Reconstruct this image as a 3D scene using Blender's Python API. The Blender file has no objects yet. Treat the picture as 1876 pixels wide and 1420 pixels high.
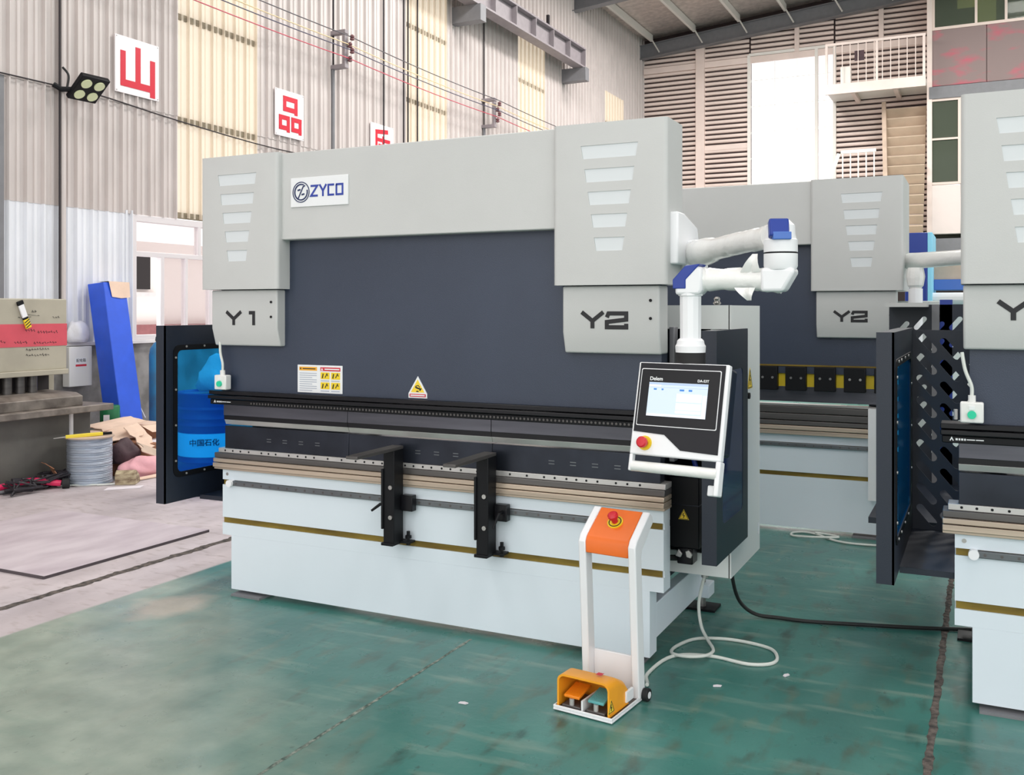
import bpy, bmesh, math, random
from mathutils import Vector, Matrix
from mathutils.geometry import tessellate_polygon
random.seed(7)
R = math.radians
scn = bpy.context.scene
COL = scn.collection

# ------------------------------------------------------------------ camera, world, exposure
TH = math.atan(867 / 1764)
cam = bpy.data.cameras.new('camera'); co = bpy.data.objects.new('camera', cam); COL.objects.link(co)
cam.sensor_fit = 'HORIZONTAL'; cam.sensor_width = 36; cam.lens = 36 * 1764 / 1876
cam.shift_y = -(710 - 567) / 1876
cam.clip_start = 0.05; cam.clip_end = 300
co.location = (0, 0, 1.6); co.rotation_euler = (R(90), 0, TH)
scn.camera = co
w = bpy.data.worlds.new('sky'); scn.world = w; w.use_nodes = True
bg = w.node_tree.nodes['Background']; bg.inputs[0].default_value = (1, .99, .98, 1); bg.inputs[1].default_value = 2.6
scn.view_settings.view_transform = 'Standard'; scn.view_settings.look = 'None'
scn.view_settings.gamma = 1; scn.view_settings.use_curve_mapping = False
scn.view_settings.exposure = -0.37

def area(name, loc, rot, sx, sy, power, col=(1, 1, 1)):
    l = bpy.data.lights.new(name, 'AREA'); l.shape = 'RECTANGLE'; l.size = sx; l.size_y = sy; l.energy = power; l.color = col
    o = bpy.data.objects.new(name, l); COL.objects.link(o); o.location = loc; o.rotation_euler = rot
    return o
# added overhead fill lights under the closed roof, stronger towards the far walls
for x, ys in ((-5.0, (1, 7.5, 14, 20.5)), (1.2, (1, 14, 20.5)), (7, (4, 14))):
    for y in ys:
        area('overhead_fill', (x, y, 9.0 + .097 * (x + 9) - .1), (0, 0, 0), 1.3, 4.5, 220 if y < 10 else 720, (1, .97, .94))

# ------------------------------------------------------------------ helpers
ORG = {}
class MB:
    def __init__(s, M=None): s.v = []; s.f = []; s.M = M; s.k = 0
    def add(s, vs, fs):
        o = len(s.v)
        s.v += [tuple(s.M @ Vector(v)) if s.M is not None else tuple(v) for v in vs]
        s.f += [[i + o for i in f] for f in fs]; return s
    def box(s, x0, x1, y0, y1, z0, z1):
        e = .0003 * s.k; s.k += 1
        if min(abs(x1 - x0), abs(y1 - y0), abs(z1 - z0)) > 4 * e: x0 += e; x1 -= e; y0 += e; y1 -= e; z0 += e; z1 -= e
        return s.add([(x0, y0, z0), (x1, y0, z0), (x1, y1, z0), (x0, y1, z0), (x0, y0, z1), (x1, y0, z1), (x1, y1, z1), (x0, y1, z1)],
                     [(0, 3, 2, 1), (4, 5, 6, 7), (0, 1, 5, 4), (1, 2, 6, 5), (2, 3, 7, 6), (3, 0, 4, 7)])
    def prism(s, pts, ax, a, b):
        n = len(pts)
        def p(q, t): return {'x': (t, q[0], q[1]), 'y': (q[0], t, q[1]), 'z': (q[0], q[1], t)}[ax]
        return s.add([p(q, a) for q in pts] + [p(q, b) for q in pts],
                     [list(range(n))[::-1], list(range(n, 2 * n))] + [[i, (i + 1) % n, n + (i + 1) % n, n + i] for i in range(n)])
    def plate(s, outer, holes, ax, a, b):
        """flat plate with holes"""
        def p(q, t): return {'x': (t, q[0], q[1]), 'y': (q[0], t, q[1]), 'z': (q[0], q[1], t)}[ax]
        loops = [outer] + list(holes)
        tri = tessellate_polygon([[Vector((q[0], q[1], 0)) for q in l] for l in loops])
        flat = [q for l in loops for q in l]; n = len(flat)
        fs = [list(t) for t in tri] + [[i + n for i in t] for t in tri]
        k = 0
        for l in loops:
            m = len(l)
            fs += [[k + i, k + (i + 1) % m, n + k + (i + 1) % m, n + k + i] for i in range(m)]; k += m
        return s.add([p(q, a) for q in flat] + [p(q, b) for q in flat], fs)
    def cyl(s, p0, p1, r0, r1=None, n=16, cap=True):
        r1 = r0 if r1 is None else r1
        p0, p1 = Vector(p0), Vector(p1); d = (p1 - p0).normalized()
        a = d.orthogonal().normalized(); b = d.cross(a)
        vs = []
        for p, r in ((p0, r0), (p1, r1)):
            vs += [p + (a * math.cos(2 * math.pi * i / n) + b * math.sin(2 * math.pi * i / n)) * r for i in range(n)]
        fs = [[i, (i + 1) % n, n + (i + 1) % n, n + i] for i in range(n)]
        if cap: fs += [list(range(n))[::-1], list(range(n, 2 * n))]
        return s.add(vs, fs)
    def tube(s, pts, r, n=8):
        P = [Vector(p) for p in pts]; m = len(P)
        rr = r if isinstance(r, (list, tuple)) else [r] * m
        a = None; vs = []
        for i in range(m):
            t = (P[min(i + 1, m - 1)] - P[max(i - 1, 0)]).normalized()
            if a is None: a = t.orthogonal().normalized()
            a = (a - t * a.dot(t)).normalized(); b = t.cross(a)
            vs += [P[i] + (a * math.cos(2 * math.pi * k / n) + b * math.sin(2 * math.pi * k / n)) * rr[i] for k in range(n)]
        fs = [[i * n + k, i * n + (k + 1) % n, (i + 1) * n + (k + 1) % n, (i + 1) * n + k] for i in range(m - 1) for k in range(n)]
        fs += [list(range(n))[::-1], list(range((m - 1) * n, m * n))]
        return s.add(vs, fs)
    def lathe(s, prof, c=(0, 0, 0), n=28):
        m = len(prof); vs = []
        for r, z in prof:
            vs += [(c[0] + r * math.cos(2 * math.pi * k / n), c[1] + r * math.sin(2 * math.pi * k / n), c[2] + z) for k in range(n)]
        fs = [[i * n + k, i * n + (k + 1) % n, (i + 1) * n + (k + 1) % n, (i + 1) * n + k] for i in range(m - 1) for k in range(n)]
        fs += [list(range(n))[::-1], list(range((m - 1) * n, m * n))]
        return s.add(vs, fs)
    def stroke(s, pts, wd, t=.002, z=0):
        """mitred flat stroke in the local xy plane, thickness t along z"""
        P = [Vector(p) for p in pts]; m = len(P); L = []; Rr = []
        for i in range(m):
            d0 = (P[i] - P[i - 1]).normalized() if i > 0 else (P[1] - P[0]).normalized()
            d1 = (P[i + 1] - P[i]).normalized() if i < m - 1 else d0
            n0 = Vector((-d0.y, d0.x)); n1 = Vector((-d1.y, d1.x)); nn = n0 + n1
            nn = nn.normalized() if nn.length > 1e-6 else n0
            k = wd / 2 / max(.4, nn.dot(n0))
            L.append(P[i] + nn * k); Rr.append(P[i] - nn * k)
        s.k += 1; t = t * (1 + .04 * (s.k % 12))
        for i in range(m - 1):
            s.prism([Rr[i], Rr[i + 1], L[i + 1], L[i]], 'z', z, z + t)
        return s
    def build(s, name, mat, parent=None, bevel=0, smooth=30, label=None, cat=None, group=None, kind=None, seg=2, origin=None):
        me = bpy.data.meshes.new(name)
        if parent is not None: o = ORG.get(parent.name, (0, 0, 0))
        elif origin is not None: o = origin
        else:
            xs, ys, zs = zip(*s.v); o = ((min(xs) + max(xs)) / 2, (min(ys) + max(ys)) / 2, min(zs))
        me.from_pydata([(v[0] - o[0], v[1] - o[1], v[2] - o[2]) for v in s.v], [], s.f)
        bm = bmesh.new(); bm.from_mesh(me)
        bmesh.ops.recalc_face_normals(bm, faces=bm.faces); bm.to_mesh(me); bm.free()
        if smooth:
            for p in me.polygons: p.use_smooth = True
            me.set_sharp_from_angle(angle=R(smooth))
        me.materials.append(mat if not isinstance(mat, str) else M[mat])
        ob = bpy.data.objects.new(name, me); COL.objects.link(ob)
        if parent is not None: ob.parent = parent
        else: ob.location = o
        ORG[ob.name] = o
        if bevel:
            md = ob.modifiers.new('bevel', 'BEVEL'); md.width = bevel; md.segments = seg; md.limit_method = 'ANGLE'; md.angle_limit = R(40)
        tag(ob, label, cat, group, kind)
        return ob
def tag(o, label=None, cat=None, group=None, kind=None):
    if label: o['label'] = label
    if cat: o['category'] = cat
    if group: o['group'] = group
    if kind: o['kind'] = kind
    return o
def thing(name, label, cat, loc=(0, 0, 0), rotz=0, group=None, local=False, kind=None):
    o = bpy.data.objects.new(name, None); COL.objects.link(o); o.location = loc; o.rotation_euler = (0, 0, rotz)
    o.empty_display_size = .1
    ORG[o.name] = (0, 0, 0) if local else loc
    return tag(o, label, cat, group, kind)
def dup(o, d=(0, 0, 0), parent=None, rot=None):
    c = o.copy(); COL.objects.link(c)
    c.location = (o.location[0] + d[0], o.location[1] + d[1], o.location[2] + d[2])
    if rot is not None: c.rotation_euler = rot
    if parent is not None: c.parent = parent
    return c
def frame(o, ex, ey):
    ex, ey = Vector(ex).normalized(), Vector(ey).normalized(); ez = ex.cross(ey)
    m = Matrix.Identity(4)
    for i, a in enumerate((ex, ey, ez)):
        for k in range(3): m[k][i] = a[k]
    for k in range(3): m[k][3] = o[k]
    return m
def yf(o): return frame(o, (1, 0, 0), (0, 0, 1))      # facing the camera side (-Y)
def xf(o): return frame(o, (0, 1, 0), (0, 0, 1))      # facing +X
def text(s, size, mat, parent, m, name='lettering', sx=1, off=0, ext=.0006, cx=True):
    cu = bpy.data.curves.new('t', 'FONT'); cu.body = s; cu.size = size; cu.extrude = ext; cu.offset = off; cu.resolution_u = 3
    cu.align_x = 'CENTER' if cx else 'LEFT'; cu.align_y = 'CENTER'
    ob = bpy.data.objects.new('t', cu); COL.objects.link(ob)
    bpy.context.view_layer.update()
    me = bpy.data.meshes.new_from_object(ob.evaluated_get(bpy.context.evaluated_depsgraph_get()))
    bpy.data.objects.remove(ob); bpy.data.curves.remove(cu)
    og = ORG.get(parent.name, (0, 0, 0)) if parent else (0, 0, 0)
    me.transform(Matrix.Translation(Vector(og) * -1) @ m @ Matrix.Diagonal((sx, 1, 1, 1)))
    me.name = name; me.materials.clear(); me.materials.append(M[mat])
    o = bpy.data.objects.new(name, me); COL.objects.link(o)
    if parent: o.parent = parent; ORG[o.name] = og
    return o
def rrect(x0, x1, y0, y1, r, n=5):
    out = []
    for cx, cy, a0 in ((x1 - r, y0 + r, -90), (x1 - r, y1 - r, 0), (x0 + r, y1 - r, 90), (x0 + r, y0 + r, 180)):
        out += [(cx + r * math.cos(R(a0 + 90 * i / n)), cy + r * math.sin(R(a0 + 90 * i / n))) for i in range(n + 1)]
    return out
def slot(cx, cy, ln, wd, ang, n=6):
    r = wd / 2; h = ln / 2 - r; a = R(ang); out = []
    for sgn, a0 in ((1, -90), (-1, 90)):
        out += [(sgn * h + r * math.cos(R(a0 + 180 * i / n)), r * math.sin(R(a0 + 180 * i / n))) for i in range(n + 1)]
    return [(cx + x * math.cos(a) - y * math.sin(a), cy + x * math.sin(a) + y * math.cos(a)) for x, y in out]
def ring(mb, cx, cy, r, wd, a0=0, a1=360, n=40, t=.002, z=0):
    mb.stroke([(cx + r * math.cos(R(a0 + (a1 - a0) * i / n)), cy + r * math.sin(R(a0 + (a1 - a0) * i / n))) for i in range(n + 1)], wd, t, z)
def disc(mb, cx, cy, r, z, t, n=18):
    mb.prism([(cx + r * math.cos(2 * math.pi * i / n), cy + r * math.sin(2 * math.pi * i / n)) for i in range(n)], 'z', z, z + t)
def spline(pts, k=6):
    P = [Vector(p) for p in pts]; P = [P[0]] + P + [P[-1]]; out = []
    for i in range(1, len(P) - 2):
        p0, p1, p2, p3 = P[i - 1:i + 3]
        for j in range(k):
            t = j / k
            out.append(.5 * ((2 * p1) + (p2 - p0) * t + (2 * p0 - 5 * p1 + 4 * p2 - p3) * t * t + (3 * p1 - p0 - 3 * p2 + p3) * t ** 3))
    out.append(P[-2]); return out

# ------------------------------------------------------------------ materials
M = {}
def lin(c):
    return tuple(((x / 255) / 12.92 if x / 255 <= .04045 else ((x / 255 + .055) / 1.055) ** 2.4) for x in c) + (1,)
def mat(name, rgb, rough=.5, metal=0, var=0, scale=8, rgb2=None, bump=0, bscale=60, stretch=(1, 1, 1), coat=0, emit=None, contrast=(.35, .65), spec=.5):
    m = bpy.data.materials.new(name); m.use_nodes = True; nt = m.node_tree; b = nt.nodes['Principled BSDF']
    b.inputs['Roughness'].default_value = rough; b.inputs['Metallic'].default_value = metal
    b.inputs['Specular IOR Level'].default_value = spec
    if coat: b.inputs['Coat Weight'].default_value = coat; b.inputs['Coat Roughness'].default_value = .15
    c = lin(rgb); b.inputs['Base Color'].default_value = c
    if emit: b.inputs['Emission Color'].default_value = lin(emit[0]); b.inputs['Emission Strength'].default_value = emit[1]
    if var or rgb2 or bump:
        tc = nt.nodes.new('ShaderNodeTexCoord'); mp = nt.nodes.new('ShaderNodeMapping'); mp.inputs['Scale'].default_value = stretch
        nt.links.new(tc.outputs['Object'], mp.inputs[0])
    if var or rgb2:
        nz = nt.nodes.new('ShaderNodeTexNoise'); nz.inputs['Scale'].default_value = scale; nz.inputs['Detail'].default_value = 6
        nt.links.new(mp.outputs[0], nz.inputs['Vector'])
        rp = nt.nodes.new('ShaderNodeValToRGB'); rp.color_ramp.elements[0].position = contrast[0]; rp.color_ramp.elements[1].position = contrast[1]
        rp.color_ramp.elements[0].color = lin(rgb2) if rgb2 else tuple(max(0, x * (1 - var)) for x in c[:3]) + (1,)
        rp.color_ramp.elements[1].color = c if rgb2 else tuple(min(1, x * (1 + var)) for x in c[:3]) + (1,)
        nt.links.new(nz.outputs['Fac'], rp.inputs[0]); nt.links.new(rp.outputs[0], b.inputs['Base Color'])
    if bump:
        n2 = nt.nodes.new('ShaderNodeTexNoise'); n2.inputs['Scale'].default_value = bscale; n2.inputs['Detail'].default_value = 3
        nt.links.new(mp.outputs[0], n2.inputs['Vector'])
        bp = nt.nodes.new('ShaderNodeBump'); bp.inputs['Strength'].default_value = bump; bp.inputs['Distance'].default_value = .01
        nt.links.new(n2.outputs['Fac'], bp.inputs['Height']); nt.links.new(bp.outputs[0], b.inputs['Normal'])
    M[name] = m; return m
mat('cover_grey', (199, 200, 199), .45, var=.02, scale=3, bump=.06, bscale=220)
mat('louvre_white', (216, 221, 224), .4)
mat('bed_white', (222, 232, 240), .4, var=.015, scale=2)
mat('pure_white', (240, 241, 244), .38)
mat('wrap_white', (238, 238, 236), .3, bump=.35, bscale=28, coat=.5)
mat('ram_navy', (52, 61, 79), .4, var=.08, scale=1.5, bump=.12, bscale=260)
mat('guard_navy', (28, 36, 50), .42, var=.05, scale=3, bump=.05, bscale=200)
mat('black', (16, 17, 21), .5, var=.1, spec=.25)
mat('black_gloss', (18, 18, 23), .32, spec=.3)
mat('fascia_dark', (38, 38, 43), .5, spec=.25)
mat('die_black', (46, 50, 60), .3, .6, var=.25, scale=4)
mat('punch_grey', (92, 92, 100), .35, .7, var=.2, scale=5, stretch=(.3, 1, 4))
mat('steel', (176, 174, 172), .3, .85, var=.12, scale=6, stretch=(.2, 1, 6))
mat('silver', (196, 194, 192), .3, .45, var=.08, scale=6)
mat('holder_brown', (190, 173, 156), .38, .5, var=.15, scale=4, stretch=(.2, 1, 8))
mat('holder_dark', (96, 93, 92), .4, .5, var=.15, scale=4, stretch=(.2, 1, 8))
mat('rail_grey', (112, 116, 120), .35, .6, var=.1, scale=5)
mat('gold', (140, 118, 42), .5, .2, rgb2=(104, 84, 26), scale=9, stretch=(.4, 1, 2))
mat('blue_cap', (28, 58, 150), .35)
mat('blue_cap_light', (74, 116, 196), .35)
mat('zyco_blue', (44, 66, 160), .5)
mat('logo_navy', (28, 44, 92), .5)
mat('red_btn', (205, 32, 48), .35)
mat('yellow', (240, 208, 40), .45)
mat('warn_yellow', (248, 214, 60), .5)
mat('placard_white', (236, 238, 240), .45)
mat('placard_red', (206, 50, 66), .5)
mat('placard_orange', (244, 176, 50), .5)
mat('print_grey', (176, 182, 196), .6)
mat('print_black', (30, 30, 34), .6)
mat('orange_hood', (252, 170, 40), .42, var=.04)
mat('orange_panel', (236, 112, 34), .4, var=.04)
mat('teal_pedal', (96, 170, 172), .45, bump=.3, bscale=200)
mat('orange_pedal', (246, 140, 24), .45, bump=.3, bscale=200)
mat('rubber', (28, 28, 30), .7)
mat('green_btn', (30, 205, 160), .35)
mat('switch_white', (232, 232, 230), .45)
mat('screen_bg', (206, 222, 240), .25, emit=((206, 222, 240), .22))
mat('screen_white', (244, 246, 252), .25, emit=((244, 246, 252), .22))
mat('screen_bar', (176, 196, 226), .25, emit=((176, 196, 226), .22))
mat('screen_blue', (60, 130, 210), .25, emit=((60, 130, 210), .22))
mat('cable_white', (216, 220, 214), .5)
mat('cable_black', (28, 30, 30), .55)
mat('sheet_metal', (203, 194, 191), .45, 0, var=.05, scale=3, stretch=(1, 1.5, .5))
mat('sheet_lower', (228, 230, 236), .45, 0, var=.05, scale=3, stretch=(1, 1.5, .5))
mat('slat_tan', (232, 214, 206), .55, var=.05, scale=2)
mat('slat_gap_shade', (58, 46, 46), .8)  # dark tone stands in for the shadow in the gaps between slats
mat('tan_sheet', (190, 168, 146), .6, var=.06, scale=4)
mat('steel_paint', (120, 120, 124), .5, var=.05)
mat('crane_grey', (142, 134, 138), .5, var=.06)
mat('roof_foil', (198, 188, 182), .35, .45, var=.15, scale=7, bump=.8, bscale=10)
mat('purlin_white', (216, 212, 206), .5)
mat('concrete_wall', (150, 148, 146), .85, rgb2=(108, 106, 104), scale=4)
mat('sill_white', (220, 216, 216), .6, var=.06)
mat('alu_frame', (226, 220, 222), .4, .2)
mat('sign_white', (238, 232, 234), .45)
mat('sign_red', (206, 20, 48), .45)
mat('girt_brown', (128, 116, 96), .7, var=.2, scale=20)
mat('wire_red', (190, 60, 84), .5); mat('wire_yellow', (222, 196, 150), .5); mat('wire_dark', (60, 58, 66), .5); mat('wire_blue', (50, 50, 80), .5)
mat('insulator', (110, 70, 74), .5)
mat('lamp_lens', (228, 234, 190), .25)
mat('olive_machine', (170, 164, 148), .6, var=.08, scale=3)
mat('olive_bed', (112, 110, 104), .6, rgb2=(88, 86, 82), scale=2)
mat('stripe_red', (206, 80, 94), .6, var=.08, scale=4)
mat('table_dirty', (140, 132, 124), .55, .3, rgb2=(92, 84, 78), scale=6)
mat('dark_void', (36, 30, 32), .7)
mat('blue_beam', (40, 88, 214), .4, var=.05)
mat('blue_cyl', (58, 140, 184), .5, rgb2=(70, 110, 140), scale=5)
mat('drum_blue', (26, 62, 150), .35)
mat('drum_label', (150, 225, 255), .45)
mat('cardboard', (226, 198, 178), .8, var=.06, scale=6)
mat('cardboard_dark', (160, 112, 84), .85, var=.1, scale=8)
mat('pink_sack', (226, 168, 176), .75, var=.08, scale=8, bump=.5, bscale=14)
mat('maroon_bag', (72, 52, 58), .7, var=.2, scale=8, bump=.5, bscale=20)
mat('wire_coil', (188, 198, 212), .32, .75, var=.08, scale=14, stretch=(.3, .3, 30), bump=.5, bscale=40)
mat('plywood', (200, 178, 160), .75, var=.1, scale=5)
mat('wood_striped', (196, 182, 150), .75, rgb2=(120, 100, 78), scale=16, stretch=(1, .2, 2))
mat('tool_yellow', (238, 216, 70), .4)
mat('red_pipe', (222, 44, 96), .35)
mat('black_tangle', (44, 40, 46), .5, bump=.4, bscale=40)
mat('paper', (226, 220, 226), .7)
mat('green_can', (24, 112, 70), .45)
mat('bag_white', (226, 226, 232), .4, bump=.6, bscale=18)
mat('plate_steel', (206, 196, 202), .55, .05, rgb2=(184, 172, 180), scale=5, stretch=(1, .4, 1))
mat('plate_edge_shadow', (78, 70, 74), .6)  # side of the plate, with its shadow line put into the dark colour
mat('joint_pale', (150, 158, 148), .95, rgb2=(66, 84, 78), scale=30, bump=1, bscale=60)
mat('joint', (110, 100, 94), .95, rgb2=(52, 50, 48), scale=30, bump=1, bscale=60)
mat('debris', (190, 196, 200), .6, var=.1)
mat('red_grey_panel', (140, 122, 120), .75, rgb2=(186, 96, 110), scale=1.1, stretch=(1, 1, 2.4), contrast=(.36, .48))
mat('office_frame', (226, 206, 196), .5)
mat('office_room', (108, 112, 98), .7)
mat('office_lit', (250, 232, 176), .6, emit=((250, 232, 176), .8))
mat('white_steel', (232, 228, 222), .5)
mat('foil_wrap', (216, 204, 198), .3, .4, bump=.3, bscale=6)
mat('neighbour', (244, 236, 233), .8)
mat('brick_red', (150, 96, 98), .8, var=.1)
mat('seam_dark', (40, 34, 38), .7)
mat('cabinet_white', (222, 226, 224), .45)
def glassmat(name, rgb, tr=.75, rough=.05):
    m = bpy.data.materials.new(name); m.use_nodes = True; nt = m.node_tree; nt.nodes.clear()
    o = nt.nodes.new('ShaderNodeOutputMaterial'); mx = nt.nodes.new('ShaderNodeMixShader')
    t = nt.nodes.new('ShaderNodeBsdfTransparent'); t.inputs[0].default_value = lin(rgb)
    g = nt.nodes.new('ShaderNodeBsdfPrincipled'); g.inputs['Base Color'].default_value = lin(rgb); g.inputs['Roughness'].default_value = rough
    mx.inputs[0].default_value = 1 - tr
    nt.links.new(t.outputs[0], mx.inputs[1]); nt.links.new(g.outputs[0], mx.inputs[2]); nt.links.new(mx.outputs[0], o.inputs[0]); M[name] = m
glassmat('blue_poly', (112, 214, 255), .94)
glassmat('blue_poly_shaded', (60, 80, 130), .55)  # same blue pane, the dark interior behind it put into the tint
glassmat('clear_glass', (236, 232, 232), .9)
glassmat('green_glass', (160, 170, 152), .8)
def translucent(name, rgb):
    m = bpy.data.materials.new(name); m.use_nodes = True; nt = m.node_tree; nt.nodes.clear()
    o = nt.nodes.new('ShaderNodeOutputMaterial'); mx = nt.nodes.new('ShaderNodeMixShader')
    t = nt.nodes.new('ShaderNodeBsdfTranslucent'); d = nt.nodes.new('ShaderNodeBsdfDiffuse')
    t.inputs[0].default_value = lin(rgb); d.inputs[0].default_value = lin(rgb); mx.inputs[0].default_value = .62
    nt.links.new(t.outputs[0], mx.inputs[1]); nt.links.new(d.outputs[0], mx.inputs[2]); nt.links.new(mx.outputs[0], o.inputs[0]); M[name] = m
translucent('fibre_sheet', (226, 214, 197))

def floor_material():
    m = bpy.data.materials.new('epoxy_floor'); m.use_nodes = True; nt = m.node_tree; N = nt.nodes.new; L = nt.links.new
    b = nt.nodes['Principled BSDF']
    g = N('ShaderNodeNewGeometry'); sp = N('ShaderNodeSeparateXYZ'); L(g.outputs['Position'], sp.inputs[0])
    def noise(scale, det=6, stretch=(1, 1, 1)):
        mp = N('ShaderNodeMapping'); mp.inputs['Scale'].default_value = stretch; L(g.outputs['Position'], mp.inputs[0])
        n = N('ShaderNodeTexNoise'); n.inputs['Scale'].default_value = scale; n.inputs['Detail'].default_value = det; L(mp.outputs[0], n.inputs['Vector']); return n.outputs['Fac']
    def ramp(src, a, ca, c, cc):
        r = N('ShaderNodeValToRGB'); r.color_ramp.elements[0].position = a; r.color_ramp.elements[0].color = ca
        r.color_ramp.elements[1].position = c; r.color_ramp.elements[1].color = cc; L(src, r.inputs[0]); return r.outputs[0]
    def mix(f, a, c):
        x = N('ShaderNodeMix'); x.data_type = 'RGBA'; L(f, x.inputs[0]); L(a, x.inputs[6]); L(c, x.inputs[7]); return x.outputs[2]
    def math_(op, a, c=None, d=None):
        x = N('ShaderNodeMath'); x.operation = op; x.use_clamp = False
        for i, q in enumerate((a, c, d)):
            if q is None: continue
            if isinstance(q, (int, float)): x.inputs[i].default_value = q
            else: L(q, x.inputs[i])
        return x.outputs[0]
    BW = ((0, 0, 0, 1), (1, 1, 1, 1))
    green = ramp(noise(1.1), .3, lin((48, 104, 97)), .7, lin((76, 136, 127)))
    green = mix(ramp(noise(12, 10, (1, .35, 1)), .52, BW[0], .70, BW[1]), green, ramp(noise(3), .3, lin((36, 70, 66)), .7, lin((98, 128, 112))))
    worn_glare = ramp(noise(6, 8), .3, lin((140, 152, 140)), .7, lin((172, 182, 168)))
    # wear together with painted-in glare on the left part of the paint
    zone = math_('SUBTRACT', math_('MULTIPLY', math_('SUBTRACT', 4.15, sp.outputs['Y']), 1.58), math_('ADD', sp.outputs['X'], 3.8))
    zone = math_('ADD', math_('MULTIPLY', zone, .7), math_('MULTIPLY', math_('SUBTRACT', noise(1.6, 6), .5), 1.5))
    green = mix(ramp(zone, 0, BW[0], .8, (.85, .85, .85, 1)), green, worn_glare)
    # fine scuffs, pale drag marks and dark specks
    green = mix(ramp(noise(9, 10, (.25, 1.2, 1)), .55, BW[0], .70, (.5, .5, .5, 1)), green, ramp(noise(2), .3, lin((150, 166, 152)), .7, lin((120, 146, 134))))
    green = mix(ramp(noise(38, 7, (1, .5, 1)), .655, BW[0], .76, (.6, .6, .6, 1)), green, ramp(noise(2), .3, lin((40, 52, 48)), .7, lin((58, 66, 60))))
    beige = math_('ADD', math_('MULTIPLY', math_('ADD', math_('ABSOLUTE', math_('ADD', sp.outputs['X'], 3.95)), math_('ABSOLUTE', math_('SUBTRACT', sp.outputs['Y'], 3.85))), -1.6), math_('MULTIPLY', noise(2.5, 6), 1.6))
    green = mix(ramp(beige, .25, BW[0], .6, (.75, .75, .75, 1)), green, ramp(noise(7, 8), .3, lin((176, 164, 148)), .7, lin((196, 184, 170))))
    grey = ramp(noise(3.2, 8, (1, .5, 1)), .3, lin((176, 166, 169)), .7, lin((206, 196, 199)))
    grey = mix(ramp(noise(16, 10, (.5, 1.2, 1)), .54, BW[0], .72, (.7, .7, .7, 1)), grey, ramp(noise(2), .3, lin((150, 138, 138)), .7, lin((166, 154, 152))))
    edge = math_('ADD', math_('MULTIPLY', math_('ADD', sp.outputs['X'], 4.3), -40), 0)
    col = mix(ramp(edge, 0, BW[0], 1, BW[1]), green, grey)
    L(col, b.inputs['Base Color'])
    ro = N('ShaderNodeMapRange'); ro.inputs[3].default_value = .2; ro.inputs[4].default_value = .4; L(noise(5), ro.inputs[0])
    rough = N('ShaderNodeMix'); rough.data_type = 'FLOAT'; e2 = ramp(edge, 0, BW[0], 1, BW[1]); L(e2, rough.inputs[0]); L(ro.outputs[0], rough.inputs[2]); rough.inputs[3].default_value = .6
    L(rough.outputs[0], b.inputs['Roughness'])
    bp = N('ShaderNodeBump'); bp.inputs['Strength'].default_value = .12; bp.inputs['Distance'].default_value = .01; L(noise(25, 8), bp.inputs['Height']); L(bp.outputs[0], b.inputs['Normal'])
    M['floor'] = m
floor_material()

# ------------------------------------------------------------------ setting
WX, FY = -9.0, 27.0
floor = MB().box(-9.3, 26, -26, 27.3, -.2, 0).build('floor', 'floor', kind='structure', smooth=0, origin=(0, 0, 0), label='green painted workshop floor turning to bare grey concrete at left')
# crumbled expansion joints
def joint(x, y0, y1, wd, name='floor_joint', m_='joint'):
    rnd = random.Random(int(x * 100)); mb = MB(); n = int((y1 - y0) / .03); vs = []
    for i in range(n + 1):
        y = y0 + (y1 - y0) * i / n
        a = wd * (.5 + .5 * abs(math.sin(i * .37)) * rnd.random()) ; b_ = wd * (.5 + .5 * abs(math.cos(i * .23)) * rnd.random())
        zt = .0015 + .002 * rnd.random()
        vs += [(x - a, y, .0006), (x + rnd.uniform(-.3, .3) * wd, y, zt), (x + b_, y, .0006)]
    mb.add(vs, [[i * 3 + k, i * 3 + k + 1, i * 3 + k + 4, i * 3 + k + 3] for i in range(n) for k in (0, 1)])
    mb.build(name, m_, floor, smooth=0)
joint(-2.24, .8, 4.1, .012, m_='joint_pale'); joint(-.18, .8, 9, .022); joint(-4.72, 1.5, 12, .05)

# left wall ---------------------------------------------------------
wl = MB().box(-9.3, WX, -6, FY + .3, 0, 1.2).build('wall_left', 'concrete_wall', kind='structure', smooth=0, origin=(WX, 0, 0), label='corrugated metal side wall on a low concrete base')
MB().box(-9.3, WX + .06, -6, FY, 1.2, 1.24).build('sill_ledge', 'sill_white', wl, bevel=.005)
def sheet(y0, y1, z0, z1, pitch=.21, dep=.042, x=WX):
    n = max(1, round((y1 - y0) / pitch)); p = (y1 - y0) / n; pr = []
    for i in range(n):
        a = y0 + i * p
        pr += [(a, 0), (a + p * .36, 0), (a + p * .40, .35 * dep), (a + p * .56, .35 * dep), (a + p * .60, 0), (a + p * .84, 0), (a + p * .89, dep), (a + p * .96, dep)]
    pr.append((y1, 0))
    mb = MB(); m = len(pr)
    mb.add([(x + q[1], q[0], z0) for q in pr] + [(x + q[1], q[0], z1) for q in pr], [[i, i + 1, m + i + 1, m + i] for i in range(m - 1)])
    return mb
strips = [(8.86, 10.31), (14.08, 15.49), (18.5, 19.91), (23.73, 25.2)]
segs = []; y = -6.0
for a, b_ in strips + [(FY, FY)]:
    n = max(1, round((a - y) / .84))
    for i in range(n): segs.append((y + (a - y) * i / n, y + (a - y) * (i + 1) / n))
    y = b_
WIN = (8.17, 10.6)
TOPZ = 9.55
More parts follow.
